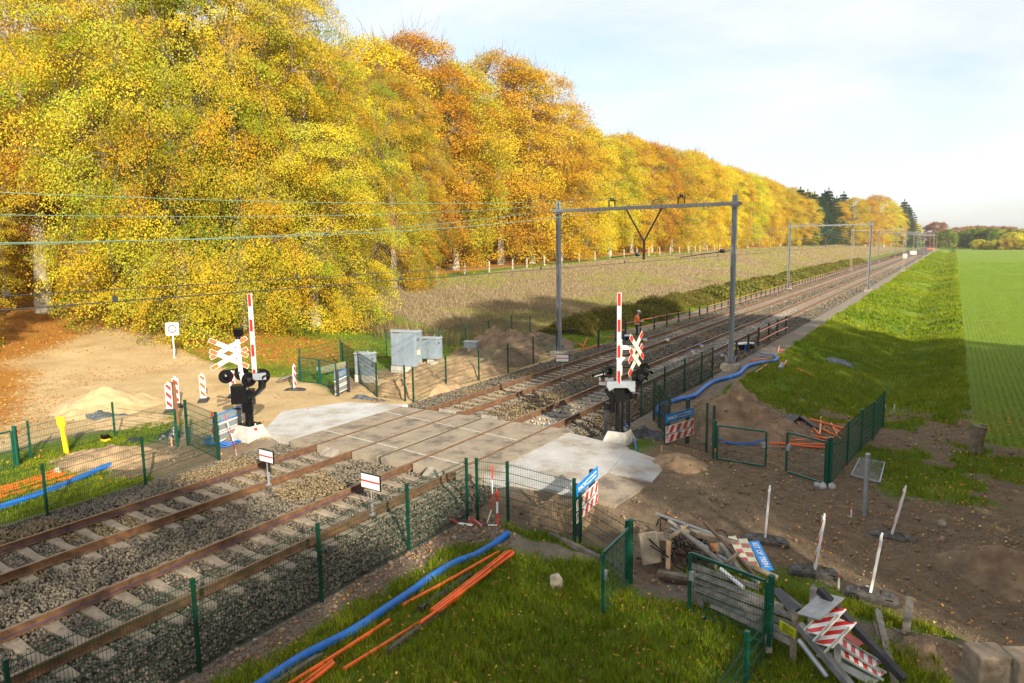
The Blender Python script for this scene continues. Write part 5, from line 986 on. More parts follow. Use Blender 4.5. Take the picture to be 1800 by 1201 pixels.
def portal(y,xl,xr,label,lattice=False,detail=True,m=None,zt=8.45,zb=7.93):
    z0=-.05; t=thing('overhead_line_portal',label,'portal',((xl+xr)/2,y,z0),0,'overhead line portals across the tracks'); m=m or STEELD
    hpost(t,xl,y,z0,zt,m,lattice=lattice); hpost(t,xr,y,z0,zt-.1,m,lattice=lattice)
    b=MB(); b.box(((xl+xr)/2,y-.13,zb),(xr-xl+.6,.025,.17)); b.box(((xl+xr)/2,y+.13,zb),(xr-xl+.6,.025,.17)); b.box(((xl+xr)/2,y,zb+.07),(xr-xl+.56,.24,.02)); b.box(((xl+xr)/2,y,zb-.07),(xr-xl+.56,.24,.02)) 
    for x in (xl,xr): b.box((x,y-.16,zb),(.5,.03,.12)); b.box((x,y+.16,zb),(.5,.03,.12)); b.box((x,y,zb-.14),(.36,.28,.07))
    b.build('cross_beam',m,t,world=True)
    if not detail: return t
    xc=(-15.86-12.02)/2-.0
    b=MB(); b.bar((xc-1.0,y-.2,zb-.1),(xc-.03,y-.2,6.2),.07,.07); b.bar((xc+.95,y-.2,zb-.1),(xc+.03,y-.2,6.2),.07,.07); b.bar((xc,y-.2,6.25),(xc,y-.2,5.2),.12,.10); b.build('drop_bracket',RUSTB,t,world=True)
    for x in (-15.86,-12.02):
        b=MB(); 
        for s_ in (-1,1): b.box((x+s_*.17,y,zb+.25),(.04,.08,.36))
        b.box((x,y,zb+.43),(.42,.08,.04)); o=b.build('support_frame',RUSTB,t,world=True)
        b=MB(); [b.lathe((x,y+q,zb+.52),[(.03,-.08),(.06,-.05),(.03,-.03),(.06,0),(.03,.03),(.06,.05),(.03,.07)],10) for q in (-.16,.16)]; b.build('insulator',INS,t,world=True,smooth=True)
    b=MB(); b.lathe((xc-.35,y-.2,5.47),[(.05,-.14),(.10,-.08),(.10,.08),(.05,.14)],12,M=Matrix.Rotation(math.pi/2,3,'Y')); b.tube([(xc-.45,y-.2,5.47),(-15.9,y-.2,5.30)],.02,6); b.build('registration_arm',INS,t,world=True)
    b=MB(); b.lathe((xr-.5,y-.2,5.62),[(.05,-.14),(.10,-.08),(.10,.08),(.05,.14)],12,M=Matrix.Rotation(math.pi/2,3,'Y')); b.tube([(xr-.1,y-.2,5.64),(-12.0,y-.2,5.30)],.02,6); b.build('registration_arm',INS,t,world=True)
    return t
plist=[(36.0,-19.13,-9.31,False,'nearest overhead line portal with the rusty y shaped bracket'),(98.5,-18.3,-8.84,False,'second overhead line portal, bright grey masts'),(162,-17.95,-8.5,True,'third overhead line portal on brown lattice masts'),(230,-18.5,-8.8,False,'fourth overhead line portal, slim dark masts'),(298,-18.5,-9.2,False,'fifth overhead line portal'),(366,-18.5,-9.2,False,'sixth overhead line portal'),(434,-18.5,-9.2,True,'seventh overhead line portal'),(502,-18.5,-9.2,False,'eighth overhead line portal near the vanishing point'),(570,-18.5,-9.2,False,'ninth overhead line portal near the vanishing point')]
for y,xl,xr,lt,lab in plist: portal(y,xl,xr,lab,lt,y<400,STEELB if lt else None)
# wires
COP=mat('patina_wire',(.22,.38,.31),.6,.2,c2=(.13,.24,.19)); DKW=mat('dark_wire',(.05,.055,.06),.5)
spans=[-30]+[p[0] for p in plist]
def wire(label,x,zfun,r,m,hang=False):
    t=thing('overhead_wire',label,'overhead wire',(x(0),0,5.3),0,'overhead wires'); b=MB(); pts=[]
    for i in range(len(spans)-1):
        a_,c_=spans[i],spans[i+1]; k=24 if i<2 else 10
        for j in range(k+(i==len(spans)-2)): y=a_+(c_-a_)*j/k; pts.append((x(y),y,zfun(y,a_,c_)))
    b.tube(pts,r,5); b.build('wire',m,t,world=True)
    return t
def par(top,sag): return lambda y,a,c: top-sag*(1-((2*y-a-c)/(c-a))**2)
for x0,nm in ((-15.86,'far'),(-12.02,'near')):
    wire('dark contact wire above the %s track'%nm,lambda y:x0,lambda y,a,c:5.22,.010,DKW)
    t=wire('sagging green catenary wire above the %s track'%nm,lambda y:x0,par(8.5,2.3),.0085,COP)
    f=par(8.5,2.3)
    for i in range(3):
        for j in range(1,9):
            y=spans[i]+(spans[i+1]-spans[i])*j/9; b=MB(); b.tube([(x0,y,5.22),(x0,y,f(y,spans[i],spans[i+1]))],.006,4); b.box((x0,y,5.27),(.03,.08,.09)); b.build('hanger',DKW,t,world=True)
wire('upper green feeder wire sagging to the nearest portal, lower at left',lambda y:-15.7,par(8.5,1.3),.0085,COP); wire('thin upper feeder wire just under the green one',lambda y:-15.98,par(8.48,1.7),.008,COP)
# ---------------- orange railed fence along the far track
t=thing('orange_rail_fence','long fence of dark posts with two orange rails along the far track','fence',(-18.3,46,-.38))
ys=[]; y=46.2
while y<400: ys.append(y); y+=2.35
xf=lambda y: float(np.interp(y,[46,50.5,60,75,170,320,900],[-19.3,-18.95,-18.35,-18.45,-18.45,-18.6,-18.6]))
pm_=None
for y in ys[:99]:
    if pm_ is None: b=MB(); b.box((0,0,.46),(.11,.11,1.2)); b.box((0,0,1.07),(.08,.08,.03)); pm_=b.build('post',POSTB,t); o=pm_
    else: o=pm_.copy(); COL.objects.link(o); o.parent=t
    o.location=(xf(y)+18.3,y-46,ground(xf(y),y)+.38)
b=MB(); [b.box((xf(y),y,ground(xf(y),y)+.5),(.14,.14,1.15)) for y in ys[99:]]; tag(b.build('far_posts',POSTB,t,world=True),kind='stuff')
for h_ in (.42,.93):
    b=MB()
    for i in range(len(ys)-1): y0,y1=ys[i],ys[i+1]; b.tube([(xf(y0)+.07,y0-.1,ground(xf(y0),y0)+h_+.03*math.sin(i)),(xf(y1)+.07,y1+.1,ground(xf(y1),y1)+h_-.02)],.024,5)
    b.build('orange_rail',mat('faded_orange_rail',(.66,.22,.10),.5,c2=(.5,.16,.07)),t,world=True)
t=thing('orange_rail_fence','short fence of dark posts with two faded orange rails beside the nearer track','fence',(-9.85,42,-.38))
pp=[G(*p) for p in ((1333,611),(1351,601),(1366,593),(1381,586))]
for p in pp: b=MB(); b.box((p.x,p.y,p.z+.55),(.12,.12,1.35)); b.build('post',POSTB,t,world=True)
for h_ in (.42,1.0):
    for i in range(3): b=MB(); b.tube([pp[i]+V3(.08,-.1,h_),pp[i+1]+V3(.08,.1,h_)],.035,6); b.build('orange_rail',PINK,t,world=True)
for px,py,lab in ((1065,766,'dark plastic post at the left of the right barrier base'),(1104,757,'dark plastic post just behind the right barrier column'),(1294,635,'dark plastic post left of the blue table by the right mast'),(1315,620,'dark plastic post right of the blue table by the right mast'),(1052,612,'dark plastic post between portal and right boom'),(1082,600,'dark plastic post beside the boom behind the bell')):
    a=G(px,py); b=MB(); b.box((0,0,.45),(.11,.11,1.3)); b.box((0,0,1.11),(.08,.08,.03)); tag(b.build('plastic_post',POSTB,None,loc=None),lab,'post','single dark posts by the rails').location=a
# ---------------- blue tables and rail sensors
def btable(px,py,lab,rz,yl=True,s_=.75):
    a=G(px,py); t=thing('track_machine',lab,'machine',(a.x,a.y,a.z),rz,'blue machines with white tops'); t.scale=(s_,s_,s_*.95)
    b=MB(); b.box((0,0,.72),(1.5,.6,.10)); b.box((.2,0,.78),(.8,.4,.05)); b.build('white_top',WHITE,t,bevel=.02); b=MB(); b.box((0,0,.45),(1.3,.5,.4)); b.box((.75,0,.42),(.3,.3,.2)); b.build('engine_block',BLACK,t,bevel=.02)
    b=MB(); b.bar((-.1,-.3,.65),(-.25,-.34,.02),.16,.05); b.bar((-.6,-.34,.08),(.5,-.34,.08),.1,.08); b.bar((-.6,.3,.08),(.5,.3,.08),.1,.08); b.bar((.4,.3,.5),(.4,.34,.02),.1,.05); b.build('frame',BLUE,t)
    if yl: b=MB(); b.box((-.95,-.1,.35),(.5,.3,.2)); b.build('yellow_clamp',YELLOW,t,bevel=.02)
btable(1308,619,'blue machine with white top beside the right portal mast',.9); btable(1100,601,'blue machine with white top next to the worker',.5,False,.6)
for px,py in ((1217,617),(1233,608),(1268,624)): 
    a=PZ(px,py,-.02); t=thing('rail_sensor','blue and yellow clamp on the rail, %s'%{1217:'left one of the nearer track',1233:'right one of the nearer track',1268:'one on the nearest rail'}[px],'rail clamp',a,0,'blue and yellow clamps on the rails'); b=MB(); b.box((0,0,.02),(.3,.2,.08)); b.build('clamp_body',BLUE,t,bevel=.02); b=MB(); b.box((.1,-.25,.0),(.16,.12,.08)); b.build('yellow_part',YELLOW,t,bevel=.02)
for px,py in ((1133,598),(1172,598)):
    a=PZ(px,py,-.02); t=thing('rail_sensor','blue and yellow clamp on the far track %s'%('near the worker' if px<1150 else 'to the right of the worker'),'rail clamp',a,0,'blue and yellow clamps on the rails'); b=MB(); b.box((0,0,.03),(.2,.5,.08)); b.build('clamp_body',mat('pale_blue_box',(.35,.5,.7)),t,bevel=.02); b=MB(); b.box((.15,-.2,.0),(.12,.2,.1)); b.build('yellow_part',YELLOW,t,bevel=.02)
# ---------------- worker
def skin(name,verts,edges,radii,m,parent,root=0,lv=2):
    me=bpy.data.meshes.new(name); me.from_pydata([tuple(v) for v in verts],edges,[]); me.materials.append(m); o=link(name,me,parent)
    s=o.modifiers.new('skin','SKIN'); s.use_smooth_shade=True
    for i,r in enumerate(radii):
        d=me.skin_vertices[0].data[i]; d.radius=(r,r) if not isinstance(r,tuple) else r; d.use_root=(i==root)
    u=o.modifiers.new('sub','SUBSURF'); u.levels=lv; u.render_levels=lv; return o
HV=mat('hi_vis_orange',(.95,.20,.02),.7,c2=(.85,.15,.015),scale=5,bump=.3); JEAN=mat('dark_trousers',(.035,.05,.075),.9,c2=(.02,.03,.045)); SKINM=mat('skin',(.55,.33,.24),.6,c2=(.48,.28,.2)); REFL=mat('reflective_band',(.70,.74,.70),.4,.2); GLOVE=mat('white_glove',(.8,.82,.84),.7)
a=G(1119,591); W=thing('person','worker in orange high visibility jacket and white helmet, looking down at the hands','person',(a.x,a.y,ground(a.x,a.y)),math.radians(31),None)
# local: x to the picture right (facing), y into depth
jv=[(0,0,.92),(0,0,1.12),(.02,0,1.32),(.05,0,1.50),(.09,0,1.60),(.11,0,1.69),(.02,-.21,1.43),(.05,-.27,1.17),(.26,-.14,1.10),(.02,.21,1.43),(.05,.27,1.17),(.26,.12,1.10),(0,-.10,.86),(.03,-.11,.48),(-.03,-.12,.10),(.10,-.13,.05),(0,.10,.86),(.05,.12,.48),(.06,.13,.10),(.19,.14,.05),(.34,-.09,1.11),(.34,.07,1.11)]
je=[(0,1),(1,2),(2,3),(3,4),(4,5),(3,6),(6,7),(7,8),(3,9),(9,10),(10,11),(0,12),(12,13),(13,14),(14,15),(0,16),(16,17),(17,18),(18,19),(8,20),(11,21)]
jr=[(.15,.11),(.15,.11),(.17,.12),(.14,.10),.055,.055,.065,.052,.035,.065,.052,.035,.085,.06,.045,.05,.085,.06,.045,.05,.035,.035]
skin('body',jv,je,jr,SKINM,W)
skin('jacket',[(0,0,.84),(0,0,.98),(.01,0,1.15),(.02,0,1.34),(.05,0,1.49),(.085,0,1.57),(.02,-.22,1.43),(.05,-.285,1.17),(.25,-.15,1.10),(.02,.22,1.43),(.05,.285,1.17),(.25,.13,1.10)],[(0,1),(1,2),(2,3),(3,4),(4,5),(4,6),(6,7),(7,8),(4,9),(9,10),(10,11)],[(.215,.155),(.21,.15),(.205,.15),(.215,.155),(.16,.12),.08,.095,.08,.065,.095,.08,.065],HV,W)
skin('trousers',[(0,0,.93),(0,-.105,.84),(.03,-.115,.47),(-.03,-.12,.12),(0,.105,.84),(.05,.12,.47),(.06,.13,.12)],[(0,1),(1,2),(2,3),(0,4),(4,5),(5,6)],[(.15,.12),.11,.088,.078,.11,.088,.078],JEAN,W)
for s_,xx in ((-.12,-.02),(.13,.08)): skin('boot',[(xx-.03,s_,.13),(xx-.03,s_,.05),(xx+.07,s_+.005,.045),(xx+.17,s_+.01,.04)],[(0,1),(1,2),(2,3)],[.065,.055,.052,.045],BLACK,W)
skin('head',[(.12,0,1.62),(.135,0,1.70),(.13,0,1.79)],[(0,1),(1,2)],[.06,(.085,.075),(.09,.08)],SKINM,W)
b=MB(); b.lathe((0,0,0),[(.02,-.03),(.018,.0),(.004,.02)],8,M=None); b=MB(); M=Matrix.Rotation(.38,3,'Y'); o_=V3(.13,0,1.76)
b.lathe(o_,[(.125,0),(.128,.03),(.12,.08),(.09,.125),(.045,.15),(.01,.155)],20,M=M); b.add([o_+M@Vector(p) for p in ((.08,-.10,.0),(.08,.10,.0),(.20,.06,-.01),(.20,-.06,-.01),(.08,-.10,.02),(.08,.10,.02),(.20,.06,.005),(.20,-.06,.005))],[(0,3,2,1),(4,5,6,7),(0,1,5,4),(1,2,6,5),(2,3,7,6),(3,0,4,7)]); hm=b.build('helmet',WHITE,W,smooth=True)
b=MB(); b.tube([o_+M@Vector((math.cos(q/10*6.283)*.13,math.sin(q/10*6.283)*.13,.035)) for q in range(11)],.012,6); b.build('helmet_band',BLACK,hm)
b=MB(); b.lathe(V3(.225,0,1.68),[(.012,-.02),(.018,-.005),(.004,.03)],8); b.lathe(V3(.205,-.03,1.705),[(.008,-.006),(.008,.006)],8); b.lathe(V3(.205,.03,1.705),[(.008,-.006),(.008,.006)],8); b.build('face_features',SKINM,W)
for z_,rx_,ry_ in ((.96,.222,.162),(1.14,.215,.158)):
    b=MB(); 
    for dz in (0,): b.lathe(V3(.005,0,z_),[(1,-.027),(1,.027)],22,M=Matrix.Diagonal((ry_+.012,rx_+.012,1)).to_3x3()); b.build('reflective_band',REFL,W,smooth=True)
for s_ in (-.09,.09): b=MB(); b.bar((.17,s_,1.14),(.15,s_*.9,1.46),.05,.012,up=(1,0,0)); b.bar((-.16,s_,1.14),(-.12,s_*.9,1.46),.05,.012,up=(1,0,0)); b.build('reflective_band',REFL,W)
for s_,hy in ((-1,-.10),(1,.08)):
    vs=[(.30,hy,1.10),(.38,hy,1.11)];ed=[(0,1)];rr=[.035,(.042,.02)]
    for k in range(4):
        y_=hy-.03+.02*k; L_=(.075,.09,.085,.065)[k]; vs+=[(.395,y_,1.115),(.395+L_*.6,y_,1.12),(.395+L_,y_-s_*.01,1.10)]; n_=len(vs); ed+=[(1,n_-3),(n_-3,n_-2),(n_-2,n_-1)]; rr+=[.010,.0095,.009]
    vs+=[(.36,hy-s_*.04,1.125),(.41,hy-s_*.055,1.13)]; n_=len(vs); ed+=[(1,n_-2),(n_-2,n_-1)]; rr+=[.012,.010]
    skin('glove',vs,ed,rr,GLOVE,W,lv=1)
b=MB(); b.box((.43,0,1.135),(.16,.12,.02)); b.box((.43,0,1.15),(.12,.1,.012)); tag(b.build('notepad',WHITE,None),'white notepad in the hands of the worker','notepad').matrix_world=Matrix.Translation(W.location)@Matrix.Rotation(math.radians(31),4,'Z')
# ---------------- junk pile by the road
def plank(px0,px1,z0,z1,wd,th,m,lab,cat='plank',name='wood_plank',group='old planks and posts in the scrap heap',up=(0,0,1)):
    a=PZ(*px0,z0);c=PZ(*px1,z1); b=MB(); b.bar(a,c,wd,th,up); return tag(b.build(name,m,None,loc=a,bevel=.006),lab,cat,group)
def pole(px0,px1,z0,z1,r,m,lab,cat='pole',name='metal_pole',group='old poles in the scrap heap',n=12,r1=None):
    a=PZ(*px0,z0);c=PZ(*px1,z1); b=MB(); b.tube([a,(a+c)/2,c],r,n,rs=[r,(r+(r1 or r))/2,r1 or r]); return tag(b.build(name,m,None,loc=a,smooth=True),lab,cat,group)
J=lambda x,y:(1100+x/3,820+y/3)
pole(J(115,235),J(550,390),-.28,.12,.035,STEEL,'long galvanised pipe sticking out left over the scrap heap')
pole(J(240,330),J(640,520),-.15,.15,.03,STEEL,'grey pipe lying under the wooden beam of the scrap heap')
pole(J(228,290),J(520,520),.35,.15,.05,WOODG,'weathered round pole with a crosspiece on the scrap heap',name='wooden_pole')
pole(J(480,440),J(800,590),.28,.02,.055,WOOD,'brown round post sloping down to the right end of the scrap heap',name='wooden_pole')
pole(J(415,295),J(680,575),.55,.18,.035,RUSTB,'dark rusty pole lying across the striped boards')
pole(J(500,410),J(610,560),.36,.24,.05,WOODG,'short grey pole next to the dark rusty one',name='wooden_pole')
pole(J(350,380),J(700,610),.05,.05,.04,STEEL,'light grey pole low in the scrap heap')
pole(J(500,540),J(620,640),.28,.2,.035,WHITE,'short white pole behind the gate mesh')
pole((1404,1125),(1454,1190),.05,-.25,.04,STEEL,'galvanised pipe under the fallen warning sign')
plank(J(300,335),J(590,410),.18,.18,.16,.10,WOOD,'thick square beam across the top of the scrap heap'); plank(J(228,380),J(325,305),.2,.42,.06,.05,WOOD,'small cross plank on the left of the scrap heap'); plank(J(290,310),J(308,385),.42,.15,.05,.05,WOOD,'short peg of the weathered round pole'); plank(J(530,510),J(600,450),.35,.45,.05,.05,WOOD,'small peg of the dark rusty pole')
plank(J(225,392),J(222,545),.2,-.32,.09,.04,mat('fresh_wood',(.52,.34,.20),.8,c2=(.42,.26,.14)),'fresh pinkish upright batten at the left of the scrap heap')
plank(J(170,560),J(330,590),-.3,-.3,.14,.10,WOOD,'dark brown beam on the ground left of the gate'); plank(J(200,590),J(330,610),-.36,-.36,.12,.08,mat('dark_wet_wood',(.08,.05,.03),.8),'dark wet beam half buried in the grass')
for i,(a_,c_,z0,z1) in enumerate((((345,525),(700,640),.32,.12),((350,560),(830,745),.22,.05),((370,600),(890,800),.10,.0),((365,640),(895,850),-.02,-.05),((420,680),(885,895),-.12,-.1),((450,730),(890,940),-.2,-.16),((380,590),(395,740),.12,-.3))):
    plank(J(*a_),J(*c_),z0,z1,.115,.035,WOODG,'grey weathered board behind the green gate, %s from the top'%ordw[i],up=(0,-.6,.8))
plank(J(895,770),J(880,1035),.2,-.36,.10,.09,WOOD,'thick upright post at the end of the grey boards')
plank(J(745,740),J(755,990),.12,-.34,.10,.07,WOOD,'upright post in the middle of the grey boards')
# slabs, boxes
b=MB(); a=PZ(1142,985,-.25); b.box((0,0,.26),(.42,.09,.62),Matrix.Rotation(.9,3,'Z')@Matrix.Rotation(-.35,3,'X')); tag(b.build('concrete_slab',mat('beige_slab',(.40,.34,.25),.9,c2=(.3,.25,.18)),None,bevel=.02),'leaning beige slab at the left end of the scrap heap','slab').location=a
b=MB(); a=PZ(1160,975,-.25); b.box((0,0,.2),(.45,.4,.42),Matrix.Rotation(.4,3,'Z')); tag(b.build('wooden_box',WOOD,None,bevel=.02),'brown wooden box behind the leaning slab','box').location=a
b=MB(); a=PZ(1262,975,.0); b.box((0,0,.1),(.3,.25,.14),Matrix.Rotation(.6,3,'Z')@Matrix.Rotation(.3,3,'X')); tag(b.build('rusty_block',mat('rusty_block',(.30,.14,.06),.9),None,bevel=.01),'rusty orange block in the middle of the scrap heap','block').location=a
b=MB(); rr_=random.Random(4); c0=PZ(1195,975,-.2)
for k in range(26):
    p=c0+V3(rr_.uniform(-.5,.7),rr_.uniform(-.35,.7),rr_.uniform(-.1,.25)); pts=[]
    R0=rr_.uniform(.12,.34); M=Matrix.Rotation(rr_.uniform(-.9,.9),3,'X')@Matrix.Rotation(rr_.uniform(-.9,.9),3,'Y')
    for q in range(12): an=q/11*rr_.uniform(4,6.5); pts.append(p+M@Vector((math.cos(an)*R0,math.sin(an)*R0*.8,.05*math.sin(q))))
    b.tube(pts,rr_.uniform(.008,.018),5)
tag(b.build('cable_tangle',BLACK,None,loc=c0),'tangle of black cables in the scrap heap','cables')
for k,(dx,dy,s_,m_) in enumerate(((.0,.1,.22,RUSTB),(.45,.3,.2,OLDCON),(.7,.0,.25,WOOD),(.3,-.2,.18,BLACK),(1.0,.25,.2,RUSTB))):
    b=MB(); b.box((0,0,0),(s_,s_*.7,s_*.5),Matrix.Rotation(k*.8,3,'Z')@Matrix.Rotation(.3,3,'X')); tag(b.build('scrap_block',m_,None,bevel=.01),'%s scrap lump under the black cables of the heap'%['small rusty','grey concrete','brown wooden','black','larger rusty'][k],'scrap').location=c0+V3(dx,dy,.0)
# discarded striped boards and the train sign
def quadboard(lab,tl,tr,br,bl,z0,z1,m,name='striped_board',red=None,n=5,cat='board',group='discarded striped boards',par=None,sk=.12):
    a,b2,c,d=PZ(*tl,z0),PZ(*tr,z0),PZ(*br,z1),PZ(*bl,z1); L=((d-a).length+(c-b2).length)/2; W=((b2-a).length+(c-d).length)/2; ax=((d-a)+(c-b2)).normalized(); ay=(b2-a)-(b2-a).dot(ax)*ax; ay.normalize(); t=MB(); t.prism([(0,0),(L,0),(L,W),(0,W)],a,ax,ay,.02)
    if red:
        t.mi=1; nn=ax.cross(ay); nn=nn if nn.z>0 else -nn
        for i in range(int(n+3)):
            x0=L*(i+.55)/n*1.0; x1=x0+L/n/2; sl=W*sk; p_=clipx([(x0,.012),(x1,.012),(x1+sl,W-.012),(x0+sl,W-.012)],L)
            if len(p_)>2: t.prism(p_,a+nn*.0115,ax,ay,.002)
    if par is not None: return t.build(name,[m,red] if red else m,par,world=True)
    o=t.build(name,[m,red] if red else m,None,loc=a); tag(o,lab,cat,group); return o,a,ax,ay,L,W
FADE=mat('faded_red',(.48,.09,.12),.6,c2=(.38,.06,.08),scale=6); FADE2=mat('faded_brown_red',(.42,.13,.09),.6,c2=(.30,.09,.06),scale=6); MOSS=mat('mossy_white',(.58,.60,.48),.7,c2=(.42,.45,.28),scale=6)
quadboard('faded pink and white board on the scrap heap, left of two',(1279.5,944),(1293.5,948),(1317,990),(1304,990),.22,.14,MOSS,red=FADE,n=3); quadboard('mossy brown red and white board beside the blue train sign',(1297.5,948),(1313,952),(1334,998),(1318,997),.20,.10,MOSS,red=FADE2,n=3)
o,a,ax,ay,L,W_=quadboard('blue board reading LET OP TREIN on the scrap heap',(1316.5,953),(1330,957.5),(1357,1010),(1340,1002),.2,.08,SIGNBLUE,'train_warning_board',group=None)
nn=ax.cross(ay); 
if nn.z<0: o_txt=a+ay*W_; ayt=-ay; nn=-nn
else: o_txt=a; ayt=ay
M=frame(o_txt+ax*L*.06+ayt*W_*.27+nn*.0125-a,ax,ayt); 
tw=txt('LET OP TREIN',W_*.72,M,WHITE,o,shear=.12)
co=[v.co.x for v in tw.data.vertices]; tw.matrix_local=M@Matrix.Diagonal((L*.86/max(max(co),.01),1,1,1))
# fallen warning sign
BK2=mat('board_back_grey2',(.36,.38,.38),.5,.2); AL=mat('pale_green_alu',(.45,.52,.46),.5,.3)
def dsign():
    A0=PZ(1440,1036,.50);A1=PZ(1590,1195,-.22); B0=PZ(1404,1098,.24); B1=PZ(1500,1212,-.3)
    t=thing('fallen_warning_sign','fallen warning sign on dark posts with two bright red and white boards','warning sign',A0)
    b=MB(); b.bar(A0,A1,.11,.11); b.build('post',POSTB,t,world=True,bevel=.008)
    b=MB(); b.bar(B0,B1,.11,.11); b.build('post',mat('grey_post',(.22,.22,.22),.7,c2=(.12,.12,.12)),t,world=True,bevel=.008)
    quadboard('',(1444,1042),(1455,1060),(1410,1102),(1402,1076),.40,.27,BK2,'board_back',par=t)
    quadboard('',(1457,1064),(1471,1080),(1428,1127),(1414,1110),.33,.20,WHITE,'striped_board',red=RED,n=2.7,par=t,sk=-.9); quadboard('',(1476,1086),(1491,1102),(1448,1147),(1433,1130),.22,.12,WHITE,'striped_board',red=RED,n=2.7,par=t,sk=-.9)
    for p,q,z0,z1 in (((1456,1063),(1413,1109),.35,.22),((1472,1081),(1429,1128),.35,.22),((1475,1085),(1432,1129),.24,.14),((1492,1103),(1449,1148),.24,.14)):
        b=MB(); b.bar(PZ(*p,z0),PZ(*q,z1),.02,.03); b.build('edge_rail',AL,t,world=True)
dsign()
def dsign2():
    A0=PZ(1452,1148,-.2); t=thing('fallen_warning_sign','second fallen warning sign half under the first, narrow striped boards running to the corner','warning sign',A0)
    quadboard('',(1450,1144),(1450,1158),(1540,1210),(1552,1198),-.25,-.3,BK2,'board_back',par=t)
    quadboard('',(1474,1119),(1474,1132),(1546,1180),(1551,1166),-.10,-.22,WHITE,'striped_board',red=RED,n=5,par=t,sk=.5); quadboard('',(1475,1138),(1474,1150),(1552,1195),(1558,1184),-.15,-.26,WHITE,'striped_board',red=RED,n=5,par=t,sk=.5)
    quadboard('',(1486,1109),(1481,1121),(1508,1140),(1524,1135),-.12,-.2,mat('dull_red_board',(.40,.05,.04),.5),'red_board',par=t)
    for p,q,z0,z1 in (((1473,1118),(1551,1165),-.08,-.2),((1473,1133),(1547,1181),-.08,-.2),((1474,1137),(1559,1183),-.13,-.24),((1473,1151),(1553,1196),-.13,-.24)):
        b=MB(); b.bar(PZ(*p,z0),PZ(*q,z1),.02,.03); b.build('edge_rail',AL,t,world=True)
    b=MB(); b.bar(PZ(1470,1132,.05),PZ(1471,1162,-.18),.1,.1); b.build('post',mat('grey_post',(.22,.22,.22)),t,world=True)
dsign2()
post((1574,1210),(1541,1070),'grey pointed stake lying in the grass right of the fallen sign',.10,WOODG,z1=.1); post((1425,1100),(1431,1028),'grey pointed stake behind the fallen sign',.11,WOODG,0,.15)
def stake(px,py,h,lab,m,wd=.09,tm=None,name='wooden_stake',lean=(0,0)):
    a=GT(px,py); t=thing(name,lab,'stake',(a.x,a.y,ground(a.x,a.y)),0); b=MB(); b.bar((0,0,-.1),(lean[0],lean[1],h),wd,wd*.8,up=(0,1,0)); b.build('shaft',m,t,bevel=.006)
    if tm: b=MB(); b.bar((lean[0],lean[1],h),(lean[0]*1.2,lean[1]*1.2,h*1.3),wd*1.03,wd*.83,up=(0,1,0)); b.build('painted_top',tm,t)
stake(1592,1112,.62,'thick grey wooden stake standing at the grass edge',WOODG,.12,lean=(.03,0)); stake(1474,1036,.22,'small stake with a white band near the muddy road',WHITE,.035,ORANGE); stake(1496,911,.2,'small white stake with orange top near the galvanised pole',WHITE,.035,ORANGE)
stake(1483,838,.30,'small red topped stake beside the dark climbing fence',WOOD,.035,RED); stake(1257,812,.3,'small orange topped stake next to the gate post',WOOD,.035,ORANGE); stake(1219,753,.25,'little orange stake in front of the earth heap',ORANGE,.04); stake(1572,720,.22,'tiny white stake on the grass behind the dark fence, right one',WHITE,.04); stake(1558,720,.2,'tiny leaning white stake on the grass behind the dark fence',WHITE,.04,lean=(-.06,0))
stake(312,746,1.55,'tall leaning brown wooden pole among the beacons',mat('brown_pole',(.22,.10,.04),.8,c2=(.15,.07,.03)),.13,name='wooden_pole',lean=(-.14,.05)); stake(1163,795,.2,'pale little peg in the sand by the warning sign',mat('fresh_wood',(.52,.34,.2)),.05)
stake(841,626,.45,'thin orange stake beside the little dark box',ORANGE,.035); stake(302,785,.32,'short pale stake by the left fence corner',mat('fresh_wood',(.52,.34,.2)),.06)
# stump
a=GT(1715,795); t=thing('tree_stump','old split wooden stump post at the edge of the green field','stump',(a.x,a.y,ground(a.x,a.y)),.3); b=MB()
b.tube([(0,0,-.1),(0,0,.1),(.02,0,.5),(.06,0,.82)],.2,9,rs=[.26,.2,.19,.22]); b.build('wood',WOOD,t); b=MB(); b.tube([(.12,.05,0),(.16,.05,.5),(.2,.05,.86)],.08,6); b.build('split_piece',WOOD,t)
# yellow marker
a=GT(118,800); t=thing('pipeline_marker','yellow plastic marker post with wide head behind the left fence','marker post',(a.x,a.y,ground(a.x,a.y)),.5); b=MB(); b.prism([(-.07,-.1),(.07,-.1),(.07,.85),(.13,1.0),(.13,1.25),(-.13,1.25),(-.13,1.0),(-.07,.85)],(0,0,0),(1,0,-.04),(-.08,0,1),.07); b.build('post_body',YELLOW,t,bevel=.01); b=MB(); [b.box((x_*.04-.04,-.037,.45),(.006,.006,.9)) for x_ in (0,1,2)]; b.build('ribs',mat('yellow_dark',(.6,.36,.01)),t)
b=MB(); a=GT(186,778); b.box((0,0,.1),(.25,.2,.1)); b.mi=1; b.box((0,0,.2),(.25,.2,.14)); tag(b.build('small_valve_box',[YELLOW,BLACK],None,bevel=.01),'small black and yellow box in the grass behind the left fence','box').location=(a.x,a.y,ground(a.x,a.y))
